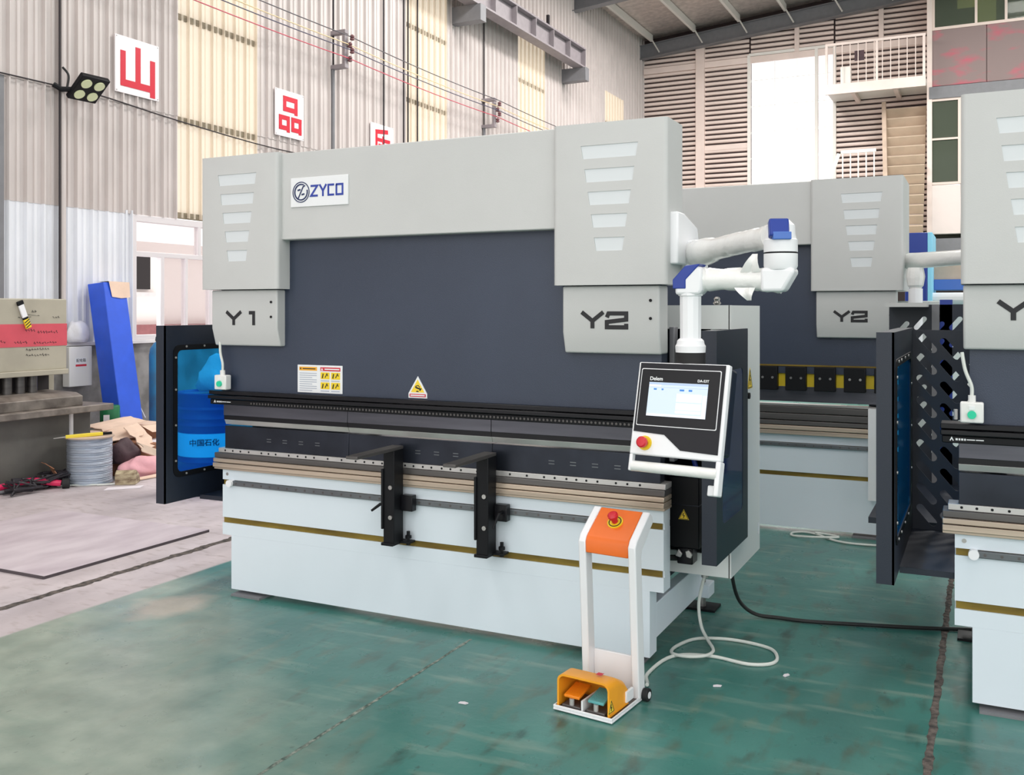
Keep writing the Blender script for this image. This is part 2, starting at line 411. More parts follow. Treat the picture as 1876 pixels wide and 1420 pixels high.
for a, b_ in segs:
    sheet(a, b_, 3.99, TOPZ, x=WX + .012).build('corrugated_sheet', 'sheet_metal', wl, smooth=0)
    sheet(a, b_, 2.72, 4.03, x=WX + .004).build('corrugated_sheet', 'sheet_metal', wl, smooth=0)
    if b_ <= 8.2: sheet(a, b_, 1.24, 2.76, x=WX).build('corrugated_sheet', 'sheet_lower', wl, smooth=0)
    elif a < 8.17: sheet(a, 8.17, 1.24, 2.76, x=WX).build('corrugated_sheet', 'sheet_lower', wl, smooth=0)
    elif a >= 10.3: sheet(max(a, 10.6), b_, 1.24, 2.76, x=WX).build('corrugated_sheet', 'sheet_lower', wl, smooth=0)
MB().box(-9.06, -9.0, 14, 15.5, 1.24, 2.76).build('infill_panel', 'sheet_lower', wl, smooth=0)
for k, (a, b_) in enumerate(strips):
    z0, z1 = [(2.74, TOPZ), (2.74, TOPZ), (2.74, 7.55), (2.74, 7.4)][k]
    sheet(a, b_, z0, z1, x=WX + .006).build('fibreglass_sheet', 'fibre_sheet', wl, smooth=0)
    if z1 < TOPZ: sheet(a, b_, z1 - .03, TOPZ, x=WX + .014).build('corrugated_sheet', 'sheet_metal', wl, smooth=0)
    for z in (2.73, 3.92, 5.2, 6.5):
        MB().box(WX - .02, WX + .0185, a + .01, b_ - .01, z, z + .075).build('girt', 'girt_brown', wl, smooth=0)
# dark opening edge far left
MB().box(WX - .02, WX + .03, 5.6, 6.52, 1.24, 3.99).build('door_panel', 'steel_paint', wl, smooth=0)
# vertical pipes and seams
MB().cyl((WX + .07, 7.19, 1.24), (WX + .07, 7.19, TOPZ), .028, n=10).build('down_pipe', 'sheet_metal', wl)
MB().cyl((WX + .07, 7.145, 1.24), (WX + .07, 7.145, TOPZ), .011, n=8).build('conduit', 'seam_dark', wl)
for yy in (13.37, 13.98, 14.12, 14.43, 16.93, 12.0):
    MB().cyl((WX + .06, yy, 2.6), (WX + .06, yy, TOPZ), .014, n=6).build('conduit', 'seam_dark', wl)
MB().tube(spline([(WX + .05, -2, 4.0), (WX + .05, 6.5, 4.0), (WX + .05, 7.5, 4.02), (WX + .05, 8.9, 3.93), (WX + .05, 10.7, 3.86), (WX + .05, 13, 3.9)], 4), .009, 6).build('wall_cable', 'seam_dark', wl)

# window in the left wall
wn = thing('window_1', 'aluminium sliding window above the concrete base of the side wall', None, (WX, 9.4, 1.24), kind='structure')
y0, y1, z0, z1, zm = WIN[0], WIN[1], 1.24, 2.70, 2.26
f = MB(); 
for a, b_, c, d in ((y0, y1, z1 - .06, z1 + .02), (y0, y1, z0, z0 + .06), (y0, y0 + .06, z0, z1), (y1 - .06, y1, z0, z1), (y0, y1, zm - .03, zm + .03), (9.22, 9.27, zm, z1), (8.60, 8.66, z0, zm), (9.0, 9.045, z0, zm), (9.42, 9.48, z0, zm), (9.97, 10.02, z0, z1)):
    f.box(WX - .05, WX + .03, a, b_, c, d)
f.build('window_frame', 'alu_frame', wn, bevel=.004)
for a, b_, c, d in ((y0, 9.24, zm, z1), (9.25, y1, zm, z1), (8.63, 9.02, z0, zm), (9.03, 9.45, z0, zm), (9.45, 10, z0, zm), (10, y1, z0, zm)):
    MB().box(WX - .012, WX - .006, a + .02, b_ - .02, c + .02, d - .02).build('pane', 'clear_glass', wn, smooth=0)
# neighbour building outside the window
nb = thing('neighbour_building', 'pale building with a dark window outside the open sash', 'building', (-15, 11, 0))
MB().box(-15.5, -15, 6, 26, 0, 2.95).build('facade', 'neighbour', nb, smooth=0)
MB().box(-15, -14.94, 13.7, 14.05, 2.0, 2.66).build('dark_window', 'dark_void', nb, smooth=0)
MB().box(-15, -14.9, 13.5, 14.2, 1.86, 1.94).build('window_ledge', 'sill_white', nb, smooth=0)
MB().box(-15, -14.85, 12, 16, .2, 1.3).build('brick_plinth', 'brick_red', nb, smooth=0)

# wall signs
def sign(y0, y1, zb0, zt0, label, strokes, nm):
    t = thing('wall_sign', label, 'sign', (WX + .06, (y0 + y1) / 2, zb0), group='white character signs along the side wall')
    MB().box(WX + .045, WX + .06, y0, y1, zb0, zt0).build('sign_board', 'sign_white', t, bevel=.002)
    mb = MB(xf((WX + .06, y0, zb0)))
    for s in strokes: s(mb)
    mb.build('character', 'sign_red', t, smooth=0)
    for (cy, cz) in ((y0 + .02, zb0 + .02), (y1 - .02, zb0 + .02), (y0 + .02, zt0 - .02), (y1 - .02, zt0 - .02)):
        MB().cyl((WX + .06, cy, cz), (WX + .064, cy, cz), .007, n=8).build('screw', 'steel', t)
S = lambda pts, wd: (lambda mb: mb.stroke(pts, wd, .004))
def bx(x0, x1, y0, y1, wd):
    h = wd / 2
    return lambda mb: [mb.stroke([(x0, y1 - h), (x1, y1 - h)], wd, .004), mb.stroke([(x0, y0 + h), (x1, y0 + h)], wd, .004), mb.stroke([(x0 + h, y0), (x0 + h, y1)], wd, .004), mb.stroke([(x1 - h, y0 - wd * .35), (x1 - h, y1)], wd, .004)]
sign(7.89, 8.54, 4.105, 4.765, 'white sign with red mountain-like three-pronged character beside the floodlight', [S([(.11, .49), (.11, .09)], .075), S([(.33, .57), (.33, .13)], .075), S([(.55, .46), (.55, .02)], .075), S([(.075, .12), (.585, .12)], .08)], 1)
sign(10.66, 11.29, 4.06, 4.72, 'white sign with red character made of three stacked squares', [bx(.165, .485, .36, .58, .07), bx(.075, .31, .09, .30, .065), bx(.345, .575, .09, .30, .065)], 2)
sign(13.0, 13.67, 4.0, 4.645, 'white sign with red character half hidden behind the machine top', [S([(.16, .02), (.16, .54)], .06), S([(.13, .51), (.5, .55)], .07), S([(.16, .39), (.56, .39)], .06), S([(.36, .46), (.36, .32)], .06), S([(.24, .3), (.24, .12)], .05), S([(.52, .3), (.52, .12)], .05), S([(.22, .3), (.54, .3)], .05), S([(.38, .26), (.34, .14), (.24, .04)], .05), S([(.42, .14), (.54, .05)], .05)], 3)

# floodlight
fl = thing('floodlight', 'small square black floodlight with four round lenses on the side wall', 'lamp', (WX + .1, 7.45, 4.0))
fm = frame((WX + .28, 7.34, 3.99), (.08, .99, 0), (.62, -.05, .5))
MB(fm).box(-.17, .17, -.17, .17, -.04, .02).build('housing', 'black', fl, bevel=.01)
for a in (-.078, .078):
    for b_ in (-.078, .078):
        mb = MB(fm); disc(mb, a, b_, .058, .02, .012); mb.build('lens', 'lamp_lens', fl)
MB().tube([(WX + .09, 7.05, 4.0), (WX + .12, 7.12, 3.96), (WX + .2, 7.24, 3.97)], .03, 8).build('bracket', 'black', fl)
MB().tube(spline([(WX + .12, 7.14, 4.2), (WX + .14, 7.2, 4.12), (WX + .14, 7.18, 3.98)]), .012, 6).build('lead', 'cable_black', fl)

# overhead wires on two brackets
wires = [(5.73, -8.62, 'wire_dark', 'uppermost thin dark overhead wire along the side wall'), (5.62, -8.66, 'wire_yellow', 'pale yellow overhead wire along the side wall'), (5.53, -8.62, 'wire_blue', 'dark blue overhead wire just above the red one'), (5.41, -8.66, 'wire_red', 'red overhead wire, lowest of the four')]
for z, x, m_, lb in wires:
    pts = []
    for a, b_ in ((2.0, 6.9), (6.9, 11.99), (11.99, 16.93), (16.93, 21.9), (21.9, 26.8)):
        for i in range(8):
            t_ = i / 8; pts.append((x, a + (b_ - a) * t_, z - .09 * 4 * t_ * (1 - t_) * .4))
    MB().tube(pts, .008, 5).build('overhead_wire', m_, label=lb, cat='wire', group='overhead conductor wires')
for yy, zz, lb in ((11.99, 0, 'wire bracket with insulators on the wall above the second red sign'), (16.93, -.06, 'wire bracket with insulators further along the wall behind the machine top')):
    t = thing('wire_bracket', lb, 'bracket', (WX + .03, yy, 5.2 + zz))
    MB().box(WX + .01, WX + .32, yy - .05, yy + .05, 5.78 + zz, 5.84 + zz).box(WX + .01, WX + .32, yy - .05, yy + .05, 5.26 + zz, 5.32 + zz).box(WX + .26, WX + .31, yy - .04, yy + .04, 5.26 + zz, 5.84 + zz).build('bracket_frame', 'crane_grey', t, bevel=.004)
    for z, x, m_, _ in wires:
        MB().lathe([(.012, -.05), (.035, -.04), (.035, -.02), (.02, -.01), (.035, 0), (.035, .02), (.012, .04)], (x, yy + .05, z + zz)).build('insulator', 'insulator', t)
    MB().cyl((WX + .06, yy, 3), (WX + .06, yy, 5.3 + zz), .03, n=8).build('conduit', 'steel_paint', t)

# crane runway beam
cr = thing('crane_runway_beam', 'grey steel crane runway beam with stiffeners high on the side wall', 'beam', (-8.4, 15, 6.94))
X0 = -8.4; yb0, yb1 = 12.5, 21.04
MB().box(X0 - .26, X0, yb0, yb1, 7.25, 7.29).box(X0 - .26, X0, yb0, yb1, 7.68, 7.72).box(X0 - .14, X0 - .12, yb0, yb1, 7.29, 7.68).build('i_beam', 'crane_grey', cr, bevel=.004)
MB().box(X0 - .16, X0 - .10, yb0, yb1, 7.72, 7.76).build('crane_rail', 'seam_dark', cr)
st = MB().box(X0 - .12, X0 - .005, 16.4, 16.43, 7.29, 7.68).build('stiffener', 'crane_grey', cr)
for k in range(1, 6): dup(st, (0, .92 * k, 0))
for yy in (15.76, 20.95):
    MB().box(X0 - .6, X0 + .06, yy - .1, yy + .12, 6.94, 7.25).build('support_bracket', 'steel_paint', cr, bevel=.006)
MB().box(X0 - .16, X0 - .1, 19.1, 19.16, 7.76, 8.0).build('end_stop', 'seam_dark', cr)
# far wall ----------------------------------------------------------
wb = MB().box(WX, -5.9, FY + .02, FY + .3, 0, 9.9).box(-3.6, 22, FY + .02, FY + .3, 0, 11.6).box(-5.9, -3.6, FY + .02, FY + .3, 8.67, 10.2).box(-5.9, -3.6, FY + .02, FY + .3, 0, 2.2).build('wall_back', 'slat_gap_shade', kind='structure', smooth=0, origin=(0, FY, 0), label='far gable wall clad in horizontal pale slats')
slatbase = {}
def slats(x0, x1, z0, z1, y=FY, p=.137):
    n = int((z1 - z0) / p); ob = None
    for i in range(n):
        if ob is None:
            ob = MB().prism([(y + .02, z0), (y - .035, z0 + .012), (y - .045, z0 + .05), (y - .035, z0 + .085), (y + .02, z0 + .095)], 'x', x0, x1).build('slat', 'slat_tan', wb, smooth=0)
        else: dup(ob, (0, 0, i * p))
def rz(x): return 8.95 + .097 * (x + 8.96)
slats(-8.95, -7.4, 2.6, 9.2); slats(-7.15, -5.9, 2.6, 9.4)
slats(-5.85, -3.65, 8.72, 9.55); slats(-3.6, -1.3, 2.8, 9.7)
mb = MB().box(-7.4, -7.15, FY - .12, FY + .05, 0, 9.25).build('column', 'slat_tan', wb, bevel=.01)
MB().box(-8.95, -1.2, FY - .07, FY, 8.45, 8.62).build('girt', 'slat_tan', wb)
for x in (-4.6, -2.45): MB().box(x - .06, x + .06, FY - .09, FY, 8.62, rz(x)).build('post', 'slat_tan', wb)
for z in (6.1, 4.6): MB().box(-7.15, -5.9, FY - .055, FY, z, z + .12).build('girt', 'slat_tan', wb)
# bright window
w2 = thing('window_2', 'tall sunlit glazed window in the far wall', None, (-4.7, FY, 2.2), kind='structure')
f = MB()
for x in (-5.9, -4.09, -3.62): f.box(x - .04, x + .04, FY - .08, FY + .04, 2.2, 8.67)
for z in (2.2, 8.67): f.box(-5.9, -3.6, FY - .08, FY + .04, z - .04, z + .04)
for x in (-5.2, -4.6): f.box(x - .008, x + .008, FY - .015, FY + .01, 2.2, 8.67)
for i in range(1, 9): f.box(-5.9, -3.6, FY - .015, FY + .01, 2.2 + .72 * i - .007, 2.2 + .72 * i + .007)
f.build('window_frame', 'white_steel', w2, smooth=0)
for xa, xb in ((-5.86, -5.22), (-5.18, -4.62), (-4.58, -4.13), (-4.05, -3.66)):
    ob = None
    for i in range(9):
        if ob is None: ob = MB().box(xa, xb, FY - .006, FY, 2.22, 2.88).build('pane', 'clear_glass', w2, smooth=0)
        else: dup(ob, (0, 0, .72 * i))
# roof -----------------------------------------------------------------
def rf(x): return 9.45 + .097 * (x + 9)
roof = MB().add([(-9.3, -5, rf(-9.3)), (3.5, -5, rf(3.5)), (3.5, 27.3, rf(3.5)), (-9.3, 27.3, rf(-9.3)), (-9.3, -5, rf(-9.3) + .12), (3.5, -5, rf(3.5) + .12), (3.5, 27.3, rf(3.5) + .12), (-9.3, 27.3, rf(-9.3) + .12)], [(0, 1, 2, 3), (4, 5, 6, 7), (0, 1, 5, 4), (1, 2, 6, 5), (2, 3, 7, 6), (3, 0, 4, 7)])
def slab(xa, xb): 
    za, zb = (rf(xa) if xa <= 3.5 else rf(3.5) - .097 * (xa - 3.5)), (rf(xb) if xb <= 3.5 else rf(3.5) - .097 * (xb - 3.5))
    roof.add([(xa, -5, za), (xb, -5, zb), (xb, 27.3, zb), (xa, 27.3, za), (xa, -5, za + .12), (xb, -5, zb + .12), (xb, 27.3, zb + .12), (xa, 27.3, za + .12)], [(0, 1, 2, 3), (4, 5, 6, 7), (0, 1, 5, 4), (1, 2, 6, 5), (2, 3, 7, 6), (3, 0, 4, 7)])
slab(3.5, 12)
ceil = roof.build('ceiling', 'roof_foil', kind='structure', smooth=0, origin=(0, 0, 9.4), label='sloping workshop roof lined with foil insulation')
pl = None
for k in range(10):
    x = -8.6 + 1.25 * k
    if x > 3.5: break
    z = rf(x)
    MB().box(x - .035, x + .035, -5, 26.6, z - .2, z - .01).build('purlin', 'purlin_white', ceil, smooth=0)
    MB().tube([(x + .03, 26.55, z - .17), (x + .22, 26.62, z - .52)], .022, 6).build('purlin_strut', 'purlin_white', ceil)
def rafter(y, h=.38):
    mb = MB(); mb.prism([(-9, rf(-9) - .22), (-9, rf(-9) - .22 - h), (3.5, rf(3.5) - .22 - h), (3.5, rf(3.5) - .22)], 'y', y - .015, y + .015)
    for o_ in (0, -h): mb.prism([(-9, rf(-9) - .22 + o_), (-9, rf(-9) - .235 + o_), (3.5, rf(3.5) - .235 + o_), (3.5, rf(3.5) - .22 + o_)], 'y', y - .12, y + .12)
    mb.build('rafter', 'steel_paint', ceil, smooth=0)
rafter(26.75); rafter(21.7); rafter(15.6)

# office block and balcony at the far right -----------------------------
of = thing('office_block', 'two-storey office block with red-grey plywood band and green windows', 'building', (0, 26, 0))
OY = 26.0
MB().box(-1.2, 6, OY + .05, FY, 7.1, 8.5).build('band_backing', 'red_grey_panel', of, smooth=0)
for i in range(4):
    MB().box(-1.18 + 1.22 * i, -1.18 + 1.22 * i + 1.2, OY, OY + .05, 7.12, 8.5 + .01 * (i % 2)).build('plywood_panel', 'red_grey_panel', of, bevel=.004)
MB().box(-1.25, 6, OY - .06, FY, 6.8, 7.1).build('floor_beam', 'steel_paint', of, bevel=.006)
MB().box(-1.3, -1.18, OY - .05, FY, 2.9, 11).build('corner_post', 'slat_tan', of, bevel=.006)
MB().box(-1.18, 6, OY + .3, FY, 8.55, 11).build('room_upper', 'office_room', of, smooth=0)
MB().box(-.62, -.2, OY + .28, OY + .3, 9.05, 9.3).box(-.2, .24, OY + .2, OY + .28, 8.57, 9.7).build('lit_doorway', 'office_lit', of, smooth=0)
f = MB().box(-1.18, 6, OY - .02, OY + .04, 8.5, 8.57)
for x in (-1.15, -.2, .45, 1.6): f.box(x - .03, x + .03, OY - .02, OY + .04, 8.55, 10.9)
f.build('window_frame', 'office_frame', of, smooth=0)
for a, b_ in ((-1.12, -.23), (-.17, .42), (.48, 1.57), (1.63, 3)): MB().box(a, b_, OY + .005, OY + .012, 8.57, 10.9).build('pane', 'green_glass', of, smooth=0)
f = MB()
for x0_, x1_, za, zb in ((-1.26, -1.2, 4.7, 6.8), (-.6, -.53, 4.7, 6.8), (-1.26, -.53, 6.74, 6.8), (-1.26, -.53, 5.78, 5.83), (-1.26, -.53, 4.68, 4.74)): f.box(x0_, x1_, OY - .03, OY + .03, za, zb)
f.build('window_frame', 'office_frame', of, smooth=0)
for za, zb in ((4.74, 5.78), (5.83, 6.74)): MB().box(-1.2, -.6, OY, OY + .008, za, zb).build('pane', 'green_glass', of, smooth=0)
MB().box(-1.25, 6, OY + .4, FY, 3.4, 6.8).build('room_lower', 'office_room', of, smooth=0)
MB().box(-.53, 6, OY - .02, OY + .1, 3.4, 6.8).build('wall_cladding', 'white_steel', of, smooth=0)
MB().box(-1.3, -.53, OY - .03, OY + .05, 3.45, 4.68).build('foil_panel', 'foil_wrap', of, bevel=.02)
MB().box(-1.3, 6, OY - .06, FY, 2.95, 3.35).build('floor_beam', 'steel_paint', of, bevel=.006)

bl = thing('balcony', 'steel landing with barred railing in front of the slatted far wall', 'balcony', (-2.4, 25.4, 7.1))
BY = 25.5
MB().box(-3.65, -1.3, BY, FY - .1, 7.15, 7.25).build('deck', 'white_steel', bl, smooth=0)
MB().box(-3.65, -1.3, BY - .03, BY + .03, 7.05, 7.3).build('edge_beam', 'slat_tan', bl, smooth=0)
for x in (-3.0, -2.0): MB().box(x - .05, x + .05, BY, FY - .1, 7.05, 7.15).build('joist', 'slat_tan', bl, smooth=0)
MB().box(-3.65, -1.3, BY - .02, BY + .02, 8.28, 8.34).build('top_rail', 'slat_tan', bl, smooth=0)
for x in (-3.62, -2.42, -1.34): MB().box(x - .03, x + .03, BY - .03, BY + .03, 7.3, 8.3).build('rail_post', 'slat_tan', bl, smooth=0)
bar = MB().box(-3.44, -3.42, BY - .01, BY + .01, 7.3, 8.3).build('baluster', 'slat_tan', bl, smooth=0)
for k in range(1, 11): dup(bar, (.19 * k, 0, 0))
MB().box(-3.3, -3.05, BY + .1, BY + .3, 7.25, 7.75).build('storage_bin', 'white_steel', bl, bevel=.01)
MB().box(-2.95, -2.72, BY + .02, BY + .04, 7.85, 8.1).build('hanging_cloth', 'maroon_bag', bl, smooth=0)
sr = thing('staircase', 'tan steel staircase climbing to the landing', 'stairs', (-1.9, 25.6, 2))
n = 18
for k in range(n):
    z = 6.75 - .26 * k; y = 26.6 - .12 * k
    xl = -2.33 + .03 * k * .5
    MB().prism([(y, z), (y - .12, z), (y - .12, z - .03), (y - .02, z - .22), (y, z - .22)], 'x', xl, -1.34).build('tread', 'tan_sheet', sr, smooth=0)
MB().add([(-2.4, 26.6, 6.95), (-2.3, 26.6, 6.95), (-2.03, 24.4, 2.2), (-2.13, 24.4, 2.2), (-2.4, 26.5, 6.95), (-2.3, 26.5, 6.95), (-2.03, 24.3, 2.2), (-2.13, 24.3, 2.2)], [(0, 1, 2, 3), (4, 5, 6, 7), (0, 1, 5, 4), (1, 2, 6, 5), (2, 3, 7, 6), (3, 0, 4, 7)]).build('stringer', 'plywood', sr, smooth=0)
sr2 = sr
MB().box(-3.3, -2.35, 24.9, 26.9, 4.08, 4.2).build('landing', 'tan_sheet', sr, smooth=0)
for x in (-3.25, -2.5): MB().box(x - .04, x + .04, 25.0, 25.08, 0, 4.08).build('landing_post', 'slat_tan', sr, smooth=0)
MB().box(-3.25, -2.42, 25.28, 25.34, 5.5, 5.58).box(-3.25, -2.42, 25.28, 25.34, 4.2, 4.26).build('rail', 'white_steel', sr2, smooth=0)
bar = MB().box(-3.22, -3.19, 25.29, 25.33, 4.26, 5.5).build('baluster', 'white_steel', sr2, smooth=0)
for k in range(1, 5): dup(bar, (.185 * k, 0, 0))
for k in range(3): MB().tube([(-3.3 - .12 * k, 25.3, 5.5 - .25 * k), (-3.75 - .12 * k, 25.0, 4.0 - .25 * k)], .05, 6).build('handrail', 'white_steel', sr2)

# ------------------------------------------------------------------ press brakes
def weld(ob):
    bm = bmesh.new(); bm.from_mesh(ob.data); bmesh.ops.remove_doubles(bm, verts=bm.verts, dist=1e-5)
    bmesh.ops.recalc_face_normals(bm, faces=bm.faces); bm.to_mesh(ob.data); bm.free(); ob.data.set_sharp_from_angle(angle=R(30)); return ob
def glyph(mb, ch, x, y, w_, h, sw):
    G = {'Y': [[(0, 1), (.5, .46), (1, 1)], [(.5, .5), (.5, 0)]], '1': [[(.15, .92), (.62, .92), (.62, 0)]],
         '2': [[(.04, .68), (.12, .92), (.96, .92), (.96, .55), (.04, .4), (.04, .08), (.96, .08), (.96, .3)]],
         'Z': [[(0, .92), (.95, .92), (.05, .08), (1, .08)]], 'C': [[(1, .92), (.08, .92), (.08, .08), (1, .08)]],
         'O': [[(0, .92), (.92, .92), (.92, .08), (.08, .08), (.08, .92)]]}
    for pl_ in G[ch]: mb.stroke([(x + a * w_, y + b_ * h) for a, b_ in pl_], sw, .0015)
def cyl_cover(root, u0, u1, vf, vb, z0, z1, lc, rad=.02):
    la = [(u0 + rad + rad * math.cos(R(180 + 90 * i / 5)), vf + rad + rad * math.sin(R(180 + 90 * i / 5))) for i in range(6)]
    ra = [(u1 - rad + rad * math.cos(R(270 + 90 * i / 5)), vf + rad + rad * math.sin(R(270 + 90 * i / 5))) for i in range(6)]
    plan = [(u0, vb)] + la + ra + [(u1, vb)]; n = len(plan)
    mb = MB()
    mb.add([(p[0], p[1], z0) for p in plan] + [(p[0], p[1], z1) for p in plan],
           [list(range(n)), list(range(n, 2 * n))] + [[i, (i + 1) % n, n + (i + 1) % n, n + i] for i in range(n) if i != 6])
    k = (z1 - z0) / .73
    tops = [z0 + (t - 1.71) * k for t in (2.339, 2.233, 2.130, 2.028, 1.923)]
    ht = [.136, .118, .1025, .0865, .0725]; hb = [.1255, .11, .0935, .0765, .0625]
    holes = [[(lc - a, t), (lc - b_, t - .06 * k), (lc + b_, t - .06 * k), (lc + a, t)] for t, a, b_ in zip(tops, ht, hb)]
    outer = [(u0 + rad, z0), (u1 - rad, z0), (u1 - rad, z1), (u0 + rad, z1)]
    loops = [outer] + holes
    tri = tessellate_polygon([[Vector((q[0], q[1], 0)) for q in l] for l in loops])
    mb.add([(q[0], vf, q[1]) for l in loops for q in l], [list(t) for t in tri])
    for h in holes:
        mb.add([(q[0], vf, q[1]) for q in h] + [(q[0], vf + .006, q[1]) for q in h], [[i, (i + 1) % 4, 4 + (i + 1) % 4, 4 + i] for i in range(4)])
    ob = weld(mb.build('cylinder_cover', 'cover_grey', root))
    for h in holes: MB().prism(h, 'y', vf + .004, vf + .01).build('louvre_panel', 'louvre_white', ob, smooth=0)
    return ob
def warn_triangle(parent, m, s):
    mb = MB(m); mb.prism([(-s / 2, 0), (s / 2, 0), (0, s * .95)], 'z', 0, .0015); o = mb.build('warning_label', 'warn_yellow', parent, smooth=0)
    mb = MB(m); mb.stroke([(0, s * .62), (-s * .09, s * .4), (s * .06, s * .38), (-.02 * s, s * .16)], s * .07, .001, .0015)
    for a, b_ in (((-s * .42, s * .05), (s * .42, s * .05)), ((s * .42, s * .05), (0, s * .86)), ((0, s * .86), (-s * .42, s * .05))): mb.stroke([a, b_], s * .035, .001, .0015)
    mb.build('print', 'print_black', o, smooth=0)
    return o
def press_brake(pos, label, p):
    rt = thing('press_brake', label, 'press brake', pos, local=True)
    cid = p['id']
    # bed -------------------------------------------------------------
    b = MB()
    b.box(-1.225, 1.225, .0, .1, .03, .33)
    b.box(-1.29, 1.29, 0, .1, .33, .397); b.box(-1.29, 1.29, 0, .1, .428, .612); b.box(-1.29, 1.29, 0, .1, .640, .705)
    b.box(-1.29, 1.29, .018, .1, .395, .43); b.box(-1.29, 1.29, .018, .1, .61, .642)
    b.build('bed', 'bed_white', rt, smooth=0)
    MB().box(-1.285, 1.28, .008, .02, .3975, .4275).build('groove_strip', 'gold', rt, smooth=0)
    MB().box(-1.285, 1.28, .008, .02, .6125, .6395).build('groove_strip', 'gold', rt, smooth=0)
    rl = MB().box(-1.215, 1.14, -.014, .01, .611, .6385).build('guide_rail', 'rail_grey', rt, bevel=.003)
    mb = MB()
    for i in range(40): mb.cyl((-1.18 + .06 * i, -.0142, .6255), (-1.18 + .06 * i, -.0155, .6255), .006, n=8)
    mb.build('rail_screws', 'holder_dark', rl, kind='stuff')
    MB().cyl((-1.22, -.03, .625), (-1.22, .012, .625), .02, n=16).build('end_stop', 'pure_white', rt)
    MB().cyl((-1.255, -.001, .672), (-1.255, .004, .672), .009, n=12).build('tie_bolt', 'steel', rt)
    MB().box(-1.2, -1.15, .02, .9, .0, .3).box(1.15, 1.2, .02, .9, 0, .3)
    # base side beams and feet
    for s_ in (-1, 1):
        q = sorted((s_ * 1.225, s_ * 1.17))
        MB().box(q[0], q[1], .1, .92, .09, .25).build('side_beam', 'bed_white', rt, bevel=.004)
        q2 = sorted((s_ * 1.16, s_ * 1.1)); MB().box(q2[0], q2[1], .1, .95, .26, 1.5).build('side_frame', 'guard_navy', rt, smooth=0)
        q3 = sorted((s_ * 1.27, s_ * 1.15)); MB().box(q3[0], q3[1], .86, .98, .07, .14).build('foot_block', 'bed_white', rt, bevel=.005)
        MB().cyl((s_ * 1.22, .92, .01), (s_ * 1.22, .92, .2), .018, n=10).build('levelling_bolt', 'steel', rt)
        q4 = sorted((s_ * 1.3, s_ * 1.1)); MB().box(q4[0], q4[1], .86, 1.0, 0, .012).build('foot_plate', 'black', rt, smooth=0)
        q5 = sorted((s_ * 1.2, s_ * 1.0)); MB().box(q5[0], q5[1], -.03, .1, 0, .012).build('foot_plate', 'steel_paint', rt, smooth=0)
    # die holder -------------------------------------------------------
    d0, d1 = -1.334, 1.30
    if p['style'] == 'rail':
        MB().box(d0, d1, -.02, .09, .70, .712).box(d0, d1, -.032, .09, .713, .737).build('die_holder_base', 'holder_brown', rt, bevel=.002)
        MB().box(d0, d1, -.028, .09, .740, .762).build('wedge_strip', 'holder_brown', rt, bevel=.003)
        MB().box(d0, d1, -.018, .09, .764, .792).build('wedge_rail', 'holder_dark', rt, bevel=.003)
        ts = MB().box(d0 + .02, d1, -.006, .09, .793, .818).build('clamp_strip', 'silver', rt, bevel=.002)
        mb = MB(); rnd = random.Random(3); x = d0 + .07
        while x < d1 - .03: mb.cyl((x, -.0062, .806), (x, -.0075, .806), .0055, n=8); x += rnd.choice((.05, .055, .06, .09))
        mb.build('screw_holes', 'black', ts, kind='stuff')
        for i in range(3):
            a = -1.275 + .85 * i
            MB().box(a, a + .848, .004, .07, .818, .945).build('lower_die', 'die_black', rt, bevel=.002)
            mb = MB(yf((a + .3, .004, .87)))
            for q in range(4):
                for k in range(2): mb.stroke([(q * .11, k * .014), (q * .11 + .03, k * .014)], .004, .0006)
            mb.build('size_marking', 'rail_grey', rt, smooth=0)
            MB().prism([(.012, .952), (.05, .952), (.06, .975), (.06, 1.003), (.004, 1.003), (.0, .978)], 'x', a, a + .848).build('punch_tip', 'silver', rt, smooth=0)
            MB().box(a, a + .848, -.004, .07, .980, 1.004).build('punch_blade', 'black_gloss', rt, smooth=0)
            MB().box(a, a + .848, -.008, .07, 1.004, 1.074).build('upper_punch', 'punch_grey', rt, bevel=.002)
        c0, c1 = -1.335, 1.29
        MB().box(c0, c1, -.05, .06, 1.068, 1.098).build('clamp_bar', 'black', rt, bevel=.004)
        MB().box(c0 - .005, c1, -.065, .06, 1.100, 1.121).build('clamp_rail', 'black_gloss', rt, bevel=.004)
        MB().box(c0 - .005, c1, -.055, .06, 1.124, 1.146).build('clamp_rail', 'black_gloss', rt, bevel=.003)
        mb = MB()
        for i in range(115): mb.cyl((c0 + .3 + .02 * i, -.0502, 1.083), (c0 + .3 + .02 * i, -.054, 1.083), .006, n=6)
        mb.build('clamp_screws', 'holder_dark', rt, kind='stuff')
        mb = MB(yf((c0 + .03, -.0505, 1.078)))
        mb.stroke([(0, 0), (.006, .012), (.012, 0)], .004, .0006); x = .02
        for wd_ in (.008, .006, .008, .006, .03, .028): mb.stroke([(x, .006), (x + wd_, .006)], .008 if wd_ < .01 else .004, .0006); x += wd_ + .003
        mb.build('maker_print', 'placard_white', rt, smooth=0)
    else:
        for k, (za, zb, vv, mt) in enumerate(((.70, .73, -.03, 'holder_brown'), (.735, .765, -.034, 'holder_brown'), (.77, .80, -.03, 'holder_dark'), (.805, .85, -.02, 'holder_dark'), (.855, .90, -.012, 'holder_dark'))):
            MB().box(d0, 1.15, vv, .09, za, zb).build('die_holder_rail', mt, rt, bevel=.003)
        MB().box(-1.28, 1.28, -.004, .07, .905, .918).build('lower_die', 'steel', rt, smooth=0)
        MB().box(-1.28, 1.28, -.004, .07, .936, 1.045).build('upper_punch', 'punch_grey', rt, bevel=.002)
        MB().box(-1.28, 1.28, 0, .07, 1.045, 1.195).build('clamp_backing', 'yellow', rt, smooth=0)
        MB().box(-1.28, 1.28, -.02, .07, 1.192, 1.203).build('clamp_wedge', 'gold', rt, smooth=0)
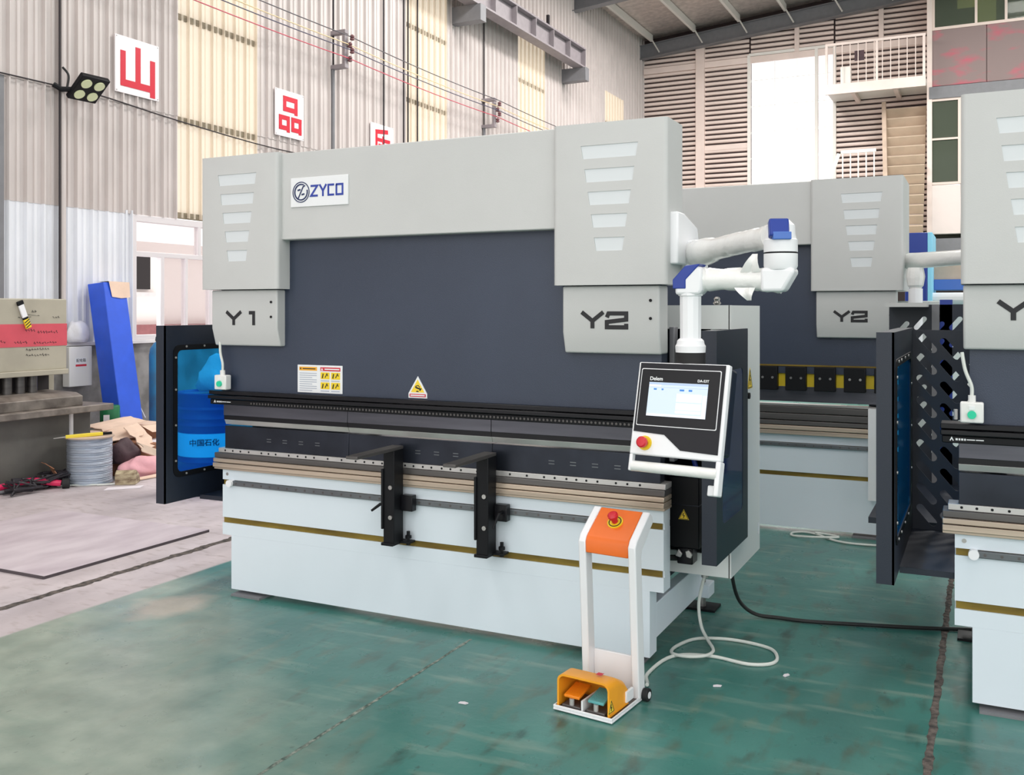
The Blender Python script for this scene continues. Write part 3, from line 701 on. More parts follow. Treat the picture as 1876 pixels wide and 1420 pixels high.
        cb = MB().box(-1.25, -1.107, -.06, .02, 1.02, 1.19).build('punch_clamp', 'black', rt, bevel=.004)
        for i in range(1, 13): dup(cb, (.2 * i, 0, 0))
        bb = MB().cyl((-1.21, -.06, 1.11), (-1.21, -.066, 1.11), .009, n=8).build('clamp_bolt', 'steel', rt)
        for i in range(1, 26): dup(bb, (.07 * (i % 2) + .2 * (i // 2), 0, 0))
    # ram --------------------------------------------------------------
    rw_ = min(1.285, p['bo'] - .03); ram = MB().box(-rw_, rw_, -.015, .07, 1.14, 2.15).build('ram', 'ram_navy', rt, smooth=0)
    # covers -----------------------------------------------------------
    bo, bi, zt, zb, vb = p['bo'], p['bi'], p['zt'], p['zb'], p['vb']
    cyl_cover(rt, -bo, -bi, -.115, vb, zb, zt, -bo + .26)
    cyl_cover(rt, bi, bo, -.115, vb, zb, zt, bo - .268)
    MB().box(-bi - .01, bi + .01, -.08, vb, p['beam'], zt - .004).build('beam_cover', 'cover_grey', rt, bevel=.006)
    lo = bo - p.get('inset', .046); li = bi + .033; cbz = p.get('cb', 1.40)
    for s_, ch in ((-1, '1'), (1, '2')):
        q = sorted((s_ * lo, s_ * li))
        c = MB().prism([(.05, zb - .004), (-.08, zb - .004), (-.08, cbz + .095), (-.052, cbz), (.05, cbz)], 'x', q[0], q[1]).build('ram_cover', 'cover_grey', rt, bevel=.008, seg=3)
        xs = q[0] + (p['lx'][0] if s_ < 0 else p['lx'][1])
        for g_, gx, gw in (('Y', 0, .105), (ch, .118 if s_ > 0 else .15, .1 if s_ > 0 else .07)):
            mb = MB(yf((xs, -.0805, p['lz']))); glyph(mb, g_, gx, 0, gw, .074, .019); mb.build('letter', 'print_black', c, smooth=0)
        for z in (1.56, 1.64): MB().cyl((q[1] - .04, -.081, z), (q[1] - .04, -.084, z), .007, n=10).build('screw', 'black', c)
    # left guard ---------------------------------------------------------
    if p.get('lguard', True):
        g = MB().plate([(-.225, .52), (.86, .52), (.86, 1.51), (-.225, 1.51)], [rrect(-.14, .66, .68, 1.375, .035)], 'x', -1.507, -1.499)
        g.box(-1.565, -1.499, -.225, -.217, .52, 1.51); g.box(-1.565, -1.499, -.217, .86, .52, .53); g.box(-1.565, -1.499, -.217, .86, 1.5, 1.51); g.box(-1.565, -1.499, .852, .86, .52, 1.51)
        go = g.build('side_guard', 'guard_navy', rt, smooth=0)
        fr = MB().plate(rrect(-.165, .685, .655, 1.40, .045), [rrect(-.135, .655, .685, 1.37, .03)], 'x', -1.499, -1.494).build('window_bezel', 'black', go, smooth=0)
        MB().box(-1.506, -1.501, -.14, .66, .68, 1.375).build('guard_window', 'blue_poly', go, smooth=0)
        rv = MB().cyl((-1.494, -.15, .75), (-1.490, -.15, .75), .006, n=8).build('rivet', 'silver', go)
        for (a, b_) in [(0, .2), (0, .4), (0, .58), (.08, .64), (.22, .64), (.42, .64), (.62, .64), (.08, -.08), (.22, -.08), (.42, -.08), (.62, -.08), (.82, .1), (.82, .3), (.82, .5)]: dup(rv, (0, a, b_))
        MB().box(-1.499, -1.29, .04, .86, .505, .53).build('guard_tray', 'guard_navy', go, smooth=0)
        holes = []
        for ci in range(6):
            for ri in range(9):
                holes.append(slot(-1.435 + .105 * ci, .60 + .105 * ri - .03 * (ci % 2), .125, .034, -50))
        MB().plate([(-1.499, .48), (-.78, .48), (-.78, 1.5), (-1.499, 1.5)], holes, 'y', .83, .834).build('slotted_panel', 'guard_navy', go, smooth=0)
    # right guard
    if p.get('rguard', True):
        g = MB().plate([(0, .48), (.605, .48), (.605, 1.507), (0, 1.507)], [rrect(.1, .5, .64, 1.32, .035)], 'x', 1.523, 1.531)
        g.box(1.465, 1.531, -.008, 0, .48, 1.507); g.box(1.465, 1.531, 0, .605, .48, .488); g.box(1.465, 1.531, 0, .605, 1.499, 1.507)
        go = g.build('side_guard', 'guard_navy', rt, smooth=0)
        MB().box(1.524, 1.529, .1, .5, .64, 1.32).build('guard_window', 'blue_poly_shaded', go, smooth=0)
    # remote switch box with green button
    if p.get('switch', True):
        sw = MB().box(-1.268, -1.184, -.09, -.045, 1.155, 1.236).build('switch_box', 'switch_white', rt, bevel=.006)
        MB().cyl((-1.226, -.09, 1.188), (-1.226, -.102, 1.188), .016, n=16).build('green_button', 'green_btn', sw)
        MB().box(-1.236, -1.216, -.094, -.09, 1.207, 1.222).build('indicator', 'placard_white', sw, smooth=0)
        MB().cyl((-1.226, -.068, 1.236), (-1.226, -.068, 1.262), .014, n=12).build('cable_gland', 'switch_white', sw)
        MB().tube(spline([(-1.226, -.068, 1.26), (-1.228, -.066, 1.30), (-1.25, -.06, 1.36), (-1.262, -.05, 1.43)]), .007, 8).build('switch_cable', 'cable_white', sw)
    return rt

m1 = press_brake((-2.581, 4.165, 0), 'largest press brake in front, with maker nameplate and warning stickers on navy ram', dict(id=1, bo=1.341, bi=.80, zt=2.44, zb=1.71, vb=.12, beam=1.972, style='rail', lx=(.108, .095), lz=1.514))
m2 = press_brake((-1.839, 7.13, 0), 'press brake standing behind the front one, with yellow punch clamps', dict(id=2, bo=1.341, bi=.734, zt=2.512, zb=1.73, vb=.45, beam=2.06, style='clamps', lx=(.1, .12), lz=1.514, lguard=False, rguard=False, switch=False))
m3 = press_brake((1.179, 4.265, 0), 'press brake cut off by the right edge with slotted guard panels', dict(id=3, bo=1.265, bi=.74, inset=.008, cb=1.442, zt=2.44, zb=1.70, vb=.12, beam=1.972, style='rail', lx=(.123, .095), lz=1.558))

# machine-1 extras, in its local coordinates (u = X + 2.581, v = Y - 4.165)
def L1(x, y, z): return (x + 2.581, y - 4.165, z)
npl = MB().box(-.735, -.364, -.088, -.08, 2.142, 2.297).build('nameplate', 'placard_white', m1, bevel=.002)
nf = yf((-.735, -.0882, 2.142))
for ch, x, wd_ in (('Z', .133, .046), ('Y', .191, .043), ('C', .244, .040), ('O', .295, .046)):
    mb = MB(nf); glyph(mb, ch, x, .05, wd_, .062, .0105); mb.build('letter', 'zyco_blue', npl, smooth=0)
mb = MB(nf); ring(mb, .070, .078, .053, .0045); ring(mb, .070, .078, .041, .007, 65, 375); mb.stroke([(.096, .112), (.084, .106), (.052, .046)], .006, .002)
mb.stroke([(.048, .088), (.066, .092)], .008, .002); mb.stroke([(.074, .064), (.092, .068)], .008, .002)
mb.build('logo', 'logo_navy', npl, smooth=0)
pc = MB().box(-.744, -.450, -.019, -.015, 1.155, 1.303).build('warning_placard', 'placard_white', m1, bevel=.001)
pf = yf((-.744, -.0192, 1.155))
MB(pf).box(.012, .130, .118, .138, 0, .0006).build('orange_heading', 'placard_orange', pc, smooth=0)
MB(pf).box(.152, .282, .118, .138, 0, .0006).build('red_heading', 'placard_red', pc, smooth=0)
mb = MB(pf)
for i in range(9): mb.stroke([(.014, .104 - .0115 * i), (.128 - .03 * (i % 3 == 2), .104 - .0115 * i)], .004, .0006)
for x in (.155, .222):
    for z in (.066, .012): mb.stroke([(x, z), (x + .055, z)], .005, .0006)
mb.build('small_print', 'print_grey', pc, smooth=0)
mb = MB(pf)
for x in (.154, .222):
    for z in (.075, .022): mb.box(x, x + .058, z, z + .036, 0, .0006)
mb.build('pictogram_ground', 'yellow', pc, smooth=0)
mb = MB(pf)
for x in (.165, .233):
    for z in (.08, .026): mb.stroke([(x, z), (x + .006, z + .024)], .007, .0004, .0006); mb.stroke([(x + .018, z + .003), (x + .03, z + .024), (x + .036, z + .012)], .005, .0004, .0006)
mb.stroke([(.018, .128), (.026, .128)], .008, .0004, .0006); mb.stroke([(.035, .128), (.12, .128)], .005, .0004, .0006)
mb.build('pictograms', 'print_black', pc, smooth=0)
mb = MB(pf); mb.stroke([(.18, .128), (.275, .128)], .006, .0004, .0006); mb.prism([(.156, .121), (.17, .121), (.163, .135)], 'z', .0006, .001)
mb.build('heading_print', 'placard_white', pc, smooth=0)
tw = MB().prism([(-.041, 1.153), (.068, 1.153), (.068, 1.176), (.0135, 1.263), (-.041, 1.176)], 'y', -.019, -.015).build('warning_sticker', 'placard_white', m1, smooth=0)
tf = yf((.0135, -.0192, 1.153))
MB(tf).prism([(-.04, .029), (.04, .029), (0, .094)], 'z', 0, .0006).build('yellow_triangle', 'warn_yellow', tw, smooth=0)
MB(tf).box(-.048, .048, .006, .021, 0, .0006).build('red_strip', 'placard_red', tw, smooth=0)
mb = MB(tf); mb.stroke([(-.014, .056), (.0, .05), (.018, .046), (.012, .038)], .008, .0004, .0006); mb.stroke([(-.008, .034), (.006, .034)], .006, .0004, .0006); mb.stroke([(-.012, .06), (.004, .064), (.014, .054)], .004, .0004, .0006)
mb.build('pictogram', 'print_black', tw, smooth=0)
mb = MB(tf); mb.stroke([(-.042, .0135), (.042, .0135)], .006, .0004, .0006); mb.build('strip_print', 'placard_white', tw, smooth=0)

# front sheet supports
def support(u, lever):
    s_ = MB().box(u - .032, u + .032, -.115, -.03, .43, .897).build('sheet_support', 'black', m1, bevel=.003)
    MB().box(u - .04, u - .028, -.125, -.05, .50, .80).build('side_plate', 'black', s_, bevel=.002)
    MB().prism([(-.03, .895), (-.12, .893), (-.43, .893), (-.43, .908), (-.03, .911)], 'x', u - .033, u + .033).build('support_arm', 'holder_dark', s_, bevel=.003)
    MB().box(u - .04, u + .03, -.125, -.02, .418, .432).build('foot', 'black', s_, bevel=.002)
    MB().box(u + .0, u + .085, -.06, .0, .422, .432).build('foot_bracket', 'black', s_, bevel=.002)
    MB().lathe([(.006, -.022), (.012, -.02), (.006, -.01), (.006, .01), (.016, .012), (.016, .026), (.009, .03), (.009, .048)], (u + .062, -.03, .432), 10).build('adjusting_bolt', 'black', s_)
    MB().box(u + .033, u + .1, -.055, -.015, .585, .665).build('slider_block', 'black_gloss', s_, bevel=.003)
    if lever < 0: MB().tube([(u - .04, -.09, .62), (u - .06, -.1, .618), (u - .1, -.12, .585)], [.009, .008, .006], 8).build('clamp_lever', 'black', s_)
    else: MB().tube([(u + .075, -.058, .63), (u + .075, -.085, .63), (u + .055, -.11, .56)], [.009, .008, .006], 8).build('clamp_lever', 'black', s_)
    for z in (.56, .71): MB().cyl((u + .012, -.115, z), (u + .012, -.122, z), .011, n=10).build('bolt', 'steel', s_)
support(-.097, -1); support(.432, 1)

# electrical cabinet frame at the right end
cb = MB()
x0, x1, ya, yb_, za, zb_ = .95, 1.511, .345, .985, .336, 1.62
cb.box(x0, x1, ya, ya + .02, 1.507, zb_); cb.box(x0, x1, ya, ya + .02, za, .44)
cb.box(x1 - .02, x1, ya, yb_, za, zb_); cb.box(x0, x1, ya, yb_, zb_ - .015, zb_); cb.box(x0, x1, ya, yb_, za, za + .015); cb.box(x1 - .1, x1, ya, ya + .02, .44, 1.507)
cbo = cb.build('cabinet', 'cabinet_white', m1, smooth=0)
MB().box(x0, x1 - .02, yb_ - .02, yb_, za, zb_).build('back_panel', 'guard_navy', cbo, smooth=0)
MB().box(x1 - .012, x1 - .008, ya - .001, ya + .021, za, zb_).build('door_seam', 'black', cbo, smooth=0)
MB().lathe([(.012, 0), (.02, .01), (.012, .02), (.016, .03), (.008, .04)], (1.44, .36, 1.62), 12).build('lifting_eye', 'steel', cbo)
MB().cyl((1.511, .66, 1.17), (1.53, .66, 1.17), .016, n=12).build('door_latch', 'black', cbo)
warn_triangle(cbo, xf((1.5115, .74, 1.2)), .11)
MB(xf((1.5115, .93, .42))).box(0, .04, 0, .06, 0, .001).build('rating_label', 'placard_white', cbo, smooth=0)
# junction box, plug and cable
jb = MB().box(1.256, 1.396, .2, .30, .492, .82).build('junction_box', 'black', m1, bevel=.004)
MB().box(1.254, 1.398, .198, .30, .69, .694).build('lid_seam', 'die_black', jb, smooth=0)
warn_triangle(jb, yf((1.325, .1985, .625)), .05)
MB().box(1.29, 1.365, .205, .29, .415, .492).build('plug', 'black_gloss', jb, bevel=.006)
for s_ in (-1, 1):
    MB(yf((1.327 + .024 * s_, .197, .468))).prism([(-.016, .012 * s_), (.0, .02), (.018, .0), (.01, -.018), (-.01, -.014)], 'z', 0, .012).build('plug_clip', 'silver', jb, bevel=.003)
MB().tube(spline([(1.32, .25, .43), (1.28, .25, .43), (1.23, .2, .43), (1.2, .16, .38), (1.19, .12, .29)]), .014, 8).build('motor_cable', 'cable_black', jb)
for (a, b_, c, d) in ((1.17, 1.24, .15, .9), (1.19, 1.23, .15, .9)): MB().box(a, b_, c, d, .62, .9).build('motor_housing', 'black', m1, bevel=.01)
MB().box(1.235, 1.252, .1, .16, .9, 1.56).build('guide_column', 'black_gloss', m1, bevel=.004)
MB().box(1.275, 1.3, .13, .19, .9, 1.52).build('guide_column', 'steel_paint', m1, bevel=.004)
MB().tube(spline([(1.33, .33, .9), (1.36, .31, .83), (1.38, .31, .76), (1.36, .33, .68)]), .012, 8).build('air_hose', 'blue_cap', m1)
MB().cyl((1.35, .48, .336), (1.35, .48, .29), .018, n=10).build('cable_gland', 'steel', cbo)

# pendant arm and control panel
def arm(root, dx, dy, dz, panel):
    def q(x, y, z): return (x + dx, y + dy, z + dz)
    ar = MB().prism([(y + dy, z + dz) for y, z in ((4.1, 2.03), (4.2, 2.03), (4.42, 1.98), (4.44, 1.93), (4.44, 1.80), (4.1, 1.80))], 'x', -1.25 + dx, -1.205 + dx)
    ar.v = [L1(*v) for v in ar.v]; ao = ar.build('pendant_arm', 'pure_white', root, bevel=.008)
    def tb(pts, r, name, m_, n=14):
        rw = random.Random(4); P_ = spline([q(*a) for a in pts], 7); rr_ = [x_[0] for x_ in spline([(v_, 0, 0) for v_ in r], 7)]; rr_ = [v_ * rw.uniform(.95, 1.06) for v_ in rr_]
        mb = MB().tube(P_, rr_, n); mb.v = [L1(*v) for v in mb.v]; return mb.build(name, m_, ao, smooth=40)
    tb([(-1.205, 4.3, 1.85), (-1.17, 4.27, 1.85), (-1.12, 4.2, 1.853), (-1.0, 4.03, 1.86), (-.88, 3.86, 1.866), (-.75, 3.68, 1.868), (-.70, 3.61, 1.868)], [.05, .062, .06, .046, .045, .043, .05], 'upper_arm', 'wrap_white')
    c = q(-1.19, 4.3, 1.765); mb = MB().lathe([(.05, 0), (.062, .02), (.062, .1), (.06, .14), (.04, .15)], c); mb.v = [L1(*v) for v in mb.v]; mb.build('shoulder_joint', 'pure_white', ao)
    E_ = (-.667, 3.57)
    mb = MB().lathe([(.055, 1.745), (.06, 1.757), (.06, 1.802)], q(*E_, 0)); mb.v = [L1(*v) for v in mb.v]; mb.build('elbow_collar', 'pure_white', ao)
    mb = MB().prism([(x + dx, z + dz) for x, z in ((-.73, 1.75), (-.612, 1.75), (-.612, 1.73), (-.65, 1.664), (-.73, 1.664))], 'y', E_[1] - .05 + dy, E_[1] + .05 + dy); mb.v = [L1(*v) for v in mb.v]; mb.build('elbow_lower', 'pure_white', ao, bevel=.012, seg=3)
    mb = MB().lathe([(.058, 1.802), (.058, 1.808)], q(*E_, 0)); mb.v = [L1(*v) for v in mb.v]; mb.build('elbow_ring', 'black', ao)
    mb = MB().lathe([(.06, 1.808), (.06, 1.852), (.055, 1.856), (.052, 1.875), (.05, 1.905), (.03, 1.925), (.005, 1.93)], q(*E_, 0)); mb.v = [L1(*v) for v in mb.v]; mb.build('elbow_upper', 'pure_white', ao)
    mb = MB(frame(q(-.668, 3.516, 1.905), (.93, .36, 0), (-.1, .3, .95))); mb.box(-.03, .04, -.045, .022, -.03, .008); mb.v = [L1(*v) for v in mb.v]; mb.build('elbow_cap', 'blue_cap', ao, bevel=.006)
    mb = MB(frame(q(-.655, 3.512, 1.872), (.93, .36, 0), (0, 0, 1))); mb.box(-.03, .035, -.022, .006, -.03, .012); mb.v = [L1(*v) for v in mb.v]; mb.build('elbow_cap_rim', 'blue_cap_light', ao, bevel=.003)
    tb([(-.66, 3.57, 1.70), (-.72, 3.571, 1.708), (-.8, 3.572, 1.712), (-.9, 3.574, 1.712), (-.955, 3.575, 1.712)], [.045, .043, .042, .04, .048], 'lower_arm', 'wrap_white')
    for k, (x, z, ln, an) in enumerate(((-.77, 1.735, .07, 75), (-.79, 1.68, .05, -70))):
        vs = []
        for i_ in range(5):
            for j_ in range(5):
                a_ = i_ / 4; b2 = (j_ / 4 - .5) * .075 * (1 - .75 * a_)
                vs.append(q(x + b2 + ln * a_ * math.cos(R(an)), 3.535 - .012 * math.sin(3 * a_) + .008 * math.cos(7 * b2 * 20 + k), z + ln * a_ * math.sin(R(an))))
        mb = MB().add(vs, [[i_ * 5 + j_, i_ * 5 + j_ + 1, (i_ + 1) * 5 + j_ + 1, (i_ + 1) * 5 + j_] for i_ in range(4) for j_ in range(4)])
        mb.v = [L1(*v) for v in mb.v]; mb.build('film_tail', 'wrap_white', ao, smooth=60)
    cx_, cy_ = -1.0, 3.565
    mb = MB().prism([(x + dx, z + dz) for x, z in ((-1.048, 1.655), (-1.048, 1.69), (-1.012, 1.762), (-.965, 1.766), (-.945, 1.75), (-.945, 1.672), (-.955, 1.655))], 'y', cy_ - .045 + dy, cy_ + .045 + dy); mb.v = [L1(*v) for v in mb.v]; mb.build('column_elbow', 'pure_white', ao, bevel=.01)
    mb = MB().prism([(x + dx, z + dz) for x, z in ((-1.056, 1.678), (-1.056, 1.712), (-1.008, 1.764), (-.95, 1.770), (-.958, 1.762), (-1.006, 1.712), (-1.006, 1.678))], 'y', cy_ - .048 + dy, cy_ + .048 + dy); mb.v = [L1(*v) for v in mb.v]; mb.build('column_cap', 'blue_cap', ao, bevel=.003)
    mb = MB().lathe([(.04, 1.47), (.041, 1.65), (.047, 1.652), (.047, 1.66)], q(cx_, cy_, 0), 12); mb.v = [L1(*v) for v in mb.v]; mb.build('drop_column', 'pure_white', ao, smooth=25)
    mb = MB().lathe([(.056, 1.438), (.057, 1.462), (.052, 1.47), (.05, 1.482), (.042, 1.49)], q(cx_, cy_, 0)); mb.v = [L1(*v) for v in mb.v]; mb.build('column_flange', 'pure_white', ao)
    if not panel: return
    mb = MB().lathe([(.056, 1.385), (.056, 1.438)], q(cx_, cy_, 0)); mb.v = [L1(*v) for v in mb.v]; mb.build('swivel_neck', 'rubber', ao)
    a = R(14); Rv = Vector((.9885, -.151, 0)); Nv = Vector((-.151, -.9885, 0)); D = Nv * math.sin(a) + Vector((0, 0, -1)) * math.cos(a)
    f_ = frame(L1(-1.192, 3.537, 1.399), Rv, -D); W = .365
    pn = MB(f_).box(0, W, -.352, 0, -.03, 0).box(0, .014, -.415, -.35, -.03, 0).box(W - .02, W, -.475, -.35, -.045, 0).box(W - .055, W, -.475, -.435, -.045, -.03).build('control_panel', 'pure_white', root, bevel=.005)
    MB(f_).prism([(.01, -.33), (W - .003, -.33), (W - .003, -.006), (.01, -.006)], 'z', -.095, -.03).build('rear_housing', 'guard_navy', pn, bevel=.012)
    MB(f_).prism([(.009, -.004), (.009, -.266), (.136, -.272), (.206, -.325), (.352, -.33), (.352, -.004)], 'z', 0, .003).build('fascia', 'fascia_dark', pn, smooth=0)
    MB(f_).prism(rrect(.017, .339, -.243, -.025, .006), 'z', .003, .0045).build('bezel', 'pure_white', pn, smooth=0)
    MB(f_).prism(rrect(.020, .336, -.240, -.028, .005), 'z', .0045, .0055).build('display_glass', 'black_gloss', pn, smooth=0)
    sc = MB(f_).box(.055, .293, -.205, -.077, .0055, .0062).build('screen', 'screen_bg', pn, smooth=0)
    mb = MB(f_)
    for r_ in ((.172, .272, -.147, -.117), (.172, .272, -.177, -.152), (.172, .272, -.190, -.180), (.056, .105, -.094, -.086), (.276, .292, -.2, -.12)): mb.box(*r_, .0062, .0066)
    mb.box(.056, .292, -.2045, -.196, .0062, .0066); mb.build('screen_fields', 'screen_white', sc, smooth=0)
    MB(f_).box(.056, .292, -.086, -.078, .0062, .0066).box(.056, .292, -.096, -.0945, .0062, .0066).build('screen_bar', 'screen_bar', sc, smooth=0)
    MB(f_).box(.076, .088, -.106, -.100, .0062, .0067).box(.108, .116, -.106, -.100, .0062, .0067).box(.182, .200, -.107, -.100, .0062, .0067).box(.218, .232, -.107, -.100, .0062, .0067).build('screen_tabs', 'screen_blue', sc, smooth=0)
    def tf_(x, y): return f_ @ Matrix.Translation((x, y, .0056))
    text('Delem', .02, 'placard_white', pn, tf_(.055, -.064), 'lettering', off=.0004, cx=False)
    text('DA-53T', .0135, 'placard_white', pn, tf_(.249, -.066), 'lettering', off=.0003, cx=False)
    eb = MB(f_); disc(eb, .062, -.308, .027, 0, .006, 24); eo = eb.build('emergency_stop', 'yellow', pn)
    eb = MB(f_); disc(eb, .062, -.308, .014, .006, .014); eb.lathe([(.02, .02), (.021, .026), (.021, .034), (.016, .038), (.005, .039)], (.062, -.308, 0), 24); eb.build('mushroom_button', 'red_btn', eo)
    MB(f_).cyl((.012, -.395, -.015), (W - .012, -.395, -.015), .02, n=18).build('handle', 'wrap_white', pn)
arm(m1, 0, 0, 0, True)
# extras of the machine behind: arm and white side bracket
def L2(x, y, z): return (x + 1.839, y - 7.13, z)
MB().box(1.114, 1.182, -.09, -.08, .282, .912).box(1.114, 1.124, -.09, -.02, .282, .912).box(1.114, 1.2, -.09, -.02, .895, .912).box(1.114, 1.2, -.09, -.02, .282, .30).build('sensor_bracket', 'pure_white', m2, smooth=0)
MB().box(1.124, 1.18, -.03, -.02, .3, .895).build('bracket_back', 'guard_navy', m2, smooth=0)
mb = MB().tube([L2(*p_) for p_ in ((-.47, 7.25, 1.935), (-.40, 7.15, 1.935), (-.2, 6.9, 1.935), (.05, 6.6, 1.935))], [.06, .055, .05, .05], 12); ao = mb.build('pendant_arm', 'wrap_white', m2)
MB().lathe([(.02, 1.72), (.05, 1.76), (.06, 1.82), (.05, 1.88)], L2(-.42, 7.0, 0), 12).build('plastic_wrap', 'wrap_white', ao, smooth=20)
MB().lathe([(.045, 1.35), (.045, 1.74)], L2(-.42, 7.0, 0), 12).build('drop_column', 'pure_white', ao)
MB().box(1.24, 1.56, .3, .9, .35, 1.66).build('cabinet', 'cabinet_white', m2, bevel=.006)
# rear guard of the right-hand machine
holes = []
for ci in range(5):
    for ri in range(8): holes.append(slot(-1.64 + .1 * ci, .75 + .105 * ri + .03 * (ci % 2), .1, .03, 50))
rg = MB().plate([(-1.72, .5), (-1.2, .5), (-1.2, 1.63), (-1.72, 1.63)], holes, 'y', 2.2, 2.204).build('rear_guard', 'guard_navy', m3, smooth=0)
MB().box(-1.47, -1.43, 2.1, 2.2, .5, 1.63).build('guard_post', 'steel_paint', rg, smooth=0)
MB().box(-1.72, -1.49, 1.9, 2.19, 1.615, 1.64).build('guard_cap', 'cover_grey', rg, smooth=0)
MB().box(-1.43, -1.36, 2.2, 2.3, .5, 1.66).build('blue_post', 'blue_cap', rg, smooth=0)
MB().box(-1.72, -1.3, 1.0, 2.2, .5, .53).build('rear_tray', 'guard_navy', rg, smooth=0)
MB().cyl((-1.285, -.02, 1.16), (-1.285, -.02, 1.2), .008, n=10).build('rail_pin', 'silver', m3)

# ------------------------------------------------------------------ foot pedal stand
ps = thing('foot_pedal_stand', 'white foot switch stand with orange pedal hood and emergency stop head', 'foot pedal', (-1.549, 3.523, 0), R(-6.6), local=True)
MB().box(0, .262, 0, .31, .004, .012).box(0, .262, 0, .006, .012, .024).box(0, .006, 0, .31, .012, .024).box(.256, .262, 0, .31, .012, .024).build('base_plate', 'pure_white', ps, bevel=.002)
MB().box(.008, .254, .008, .3, .012, .016).build('base_tray', 'holder_dark', ps, smooth=0)
prof = [(.245, .012), (.208, .61), (.206, .635), (.222, .662), (.35, .758), (.372, .74), (.385, .712), (.275, .615), (.268, .59), (.305, .012)]
for xa, nm in ((0, 'post'), (.228, 'post')): MB().prism(prof, 'x', xa, xa + .034).build(nm, 'pure_white', ps, bevel=.006, seg=3)
hd = [(.21, .59), (.208, .638), (.216, .655), (.225, .665), (.352, .755), (.36, .748), (.235, .65), (.219, .59)]
ho = MB().prism(hd, 'x', .034, .228).build('switch_head', 'orange_panel', ps, bevel=.004)
MB().box(.034, .228, .285, .30, .03, .17).build('rear_plate', 'pure_white', ps, bevel=.003)
hf = frame((.131, .29, .7115), (1, 0, 0), (0, .82, .58))
mb = MB(hf); disc(mb, 0, 0, .034, -.002, .006, 28); es = mb.build('emergency_stop', 'yellow', ho)
mb = MB(hf); ring(mb, 0, 0, .026, .004, 0, 360, 24, .001, .004); mb.build('ring_print', 'print_black', es, smooth=0)
MB(hf).lathe([(.013, .004), (.013, .026), (.021, .03), (.022, .044), (.016, .049), (.004, .05)], (0, 0, 0), 20).build('mushroom_button', 'red_btn', es)
# hood
def arch(x0, x1, z0, z1, r, n=6):
    return [(x0, z0)] + [(x0 + r - r * math.cos(R(90 * i / n)), z1 - r + r * math.sin(R(90 * i / n))) for i in range(n + 1)] + [(x1 - r + r * math.sin(R(90 * i / n)), z1 - r + r * math.cos(R(90 * i / n))) for i in range(n + 1)] + [(x1, z0)]
oa, ia = arch(.012, .245, .018, .148, .03), arch(.02, .237, .018, .140, .024)
mb = MB(); st_ = [(.012, 0), (.09, 0), (.15, .03), (.18, .07)]; m_ = len(oa)
def shell(pts, off):
    vs = []
    for y, dz in st_:
        y2 = min(y, .18 - off)
        vs += [(x_, y2, z_ - dz * max(0, (z_ - .018) / .137)) for x_, z_ in pts]
    return vs
vo, vi = shell(oa, 0), shell(ia, .008); n0 = len(vo); fs = []
for i in range(len(st_) - 1):
    for k in range(m_ - 1):
        fs.append([i * m_ + k, i * m_ + k + 1, (i + 1) * m_ + k + 1, (i + 1) * m_ + k]); fs.append([n0 + q for q in [i * m_ + k, i * m_ + k + 1, (i + 1) * m_ + k + 1, (i + 1) * m_ + k]])
e_ = (len(st_) - 1) * m_
fs += [list(range(e_, e_ + m_)), [n0 + q for q in range(e_, e_ + m_)]]
fs += [[k, k + 1, n0 + k + 1, n0 + k] for k in range(m_ - 1)]
for k in (0, m_ - 1):
    for i in range(len(st_) - 1): fs.append([i * m_ + k, (i + 1) * m_ + k, n0 + (i + 1) * m_ + k, n0 + i * m_ + k])
mb.add(vo + vi, fs); hood = mb.build('pedal_hood', 'orange_hood', ps)
warn_triangle(hood, frame((.2455, .025, .035), (0, 1, 0), (0, 0, 1)), .055)
MB().box(.24, .252, .15, .215, .03, .075).build('switch_body', 'pure_white', hood, bevel=.003)
MB(frame((.13, .10, .156), (1, 0, 0), (0, 1, 0))).box(.03, .055, -.04, -.015, 0, .0008).build('red_mark', 'placard_red', hood, smooth=0)
for xa, m_ in ((.034, 'orange_pedal'), (.142, 'teal_pedal')):
    MB().box(xa, xa + .082, .012, .14, .016, .03).build('pedal_base', 'holder_dark', ps, bevel=.003)
    MB().prism([(.02, .055), (.02, .066), (.12, .085), (.12, .074)], 'x', xa + .004, xa + .074).build('pedal', m_, ps, bevel=.003)
    MB().cyl((xa + .04, .022, .03), (xa + .04, .022, .055), .01, n=10).build('pedal_spring', 'silver', ps)
MB().box(.122, .130, .01, .14, .016, .06).build('divider', 'placard_white', ps, smooth=0)
for xa, xb in ((.264, .288), (-.026, -.002)):
    wh = MB().cyl((xa, .285, .026), (xb, .285, .026), .026, n=20).build('wheel', 'rubber', ps, bevel=.003)
    MB().cyl((xa - .0015, .285, .026), (xb + .0015, .285, .026), .014, n=14).build('hub', 'pure_white', wh)

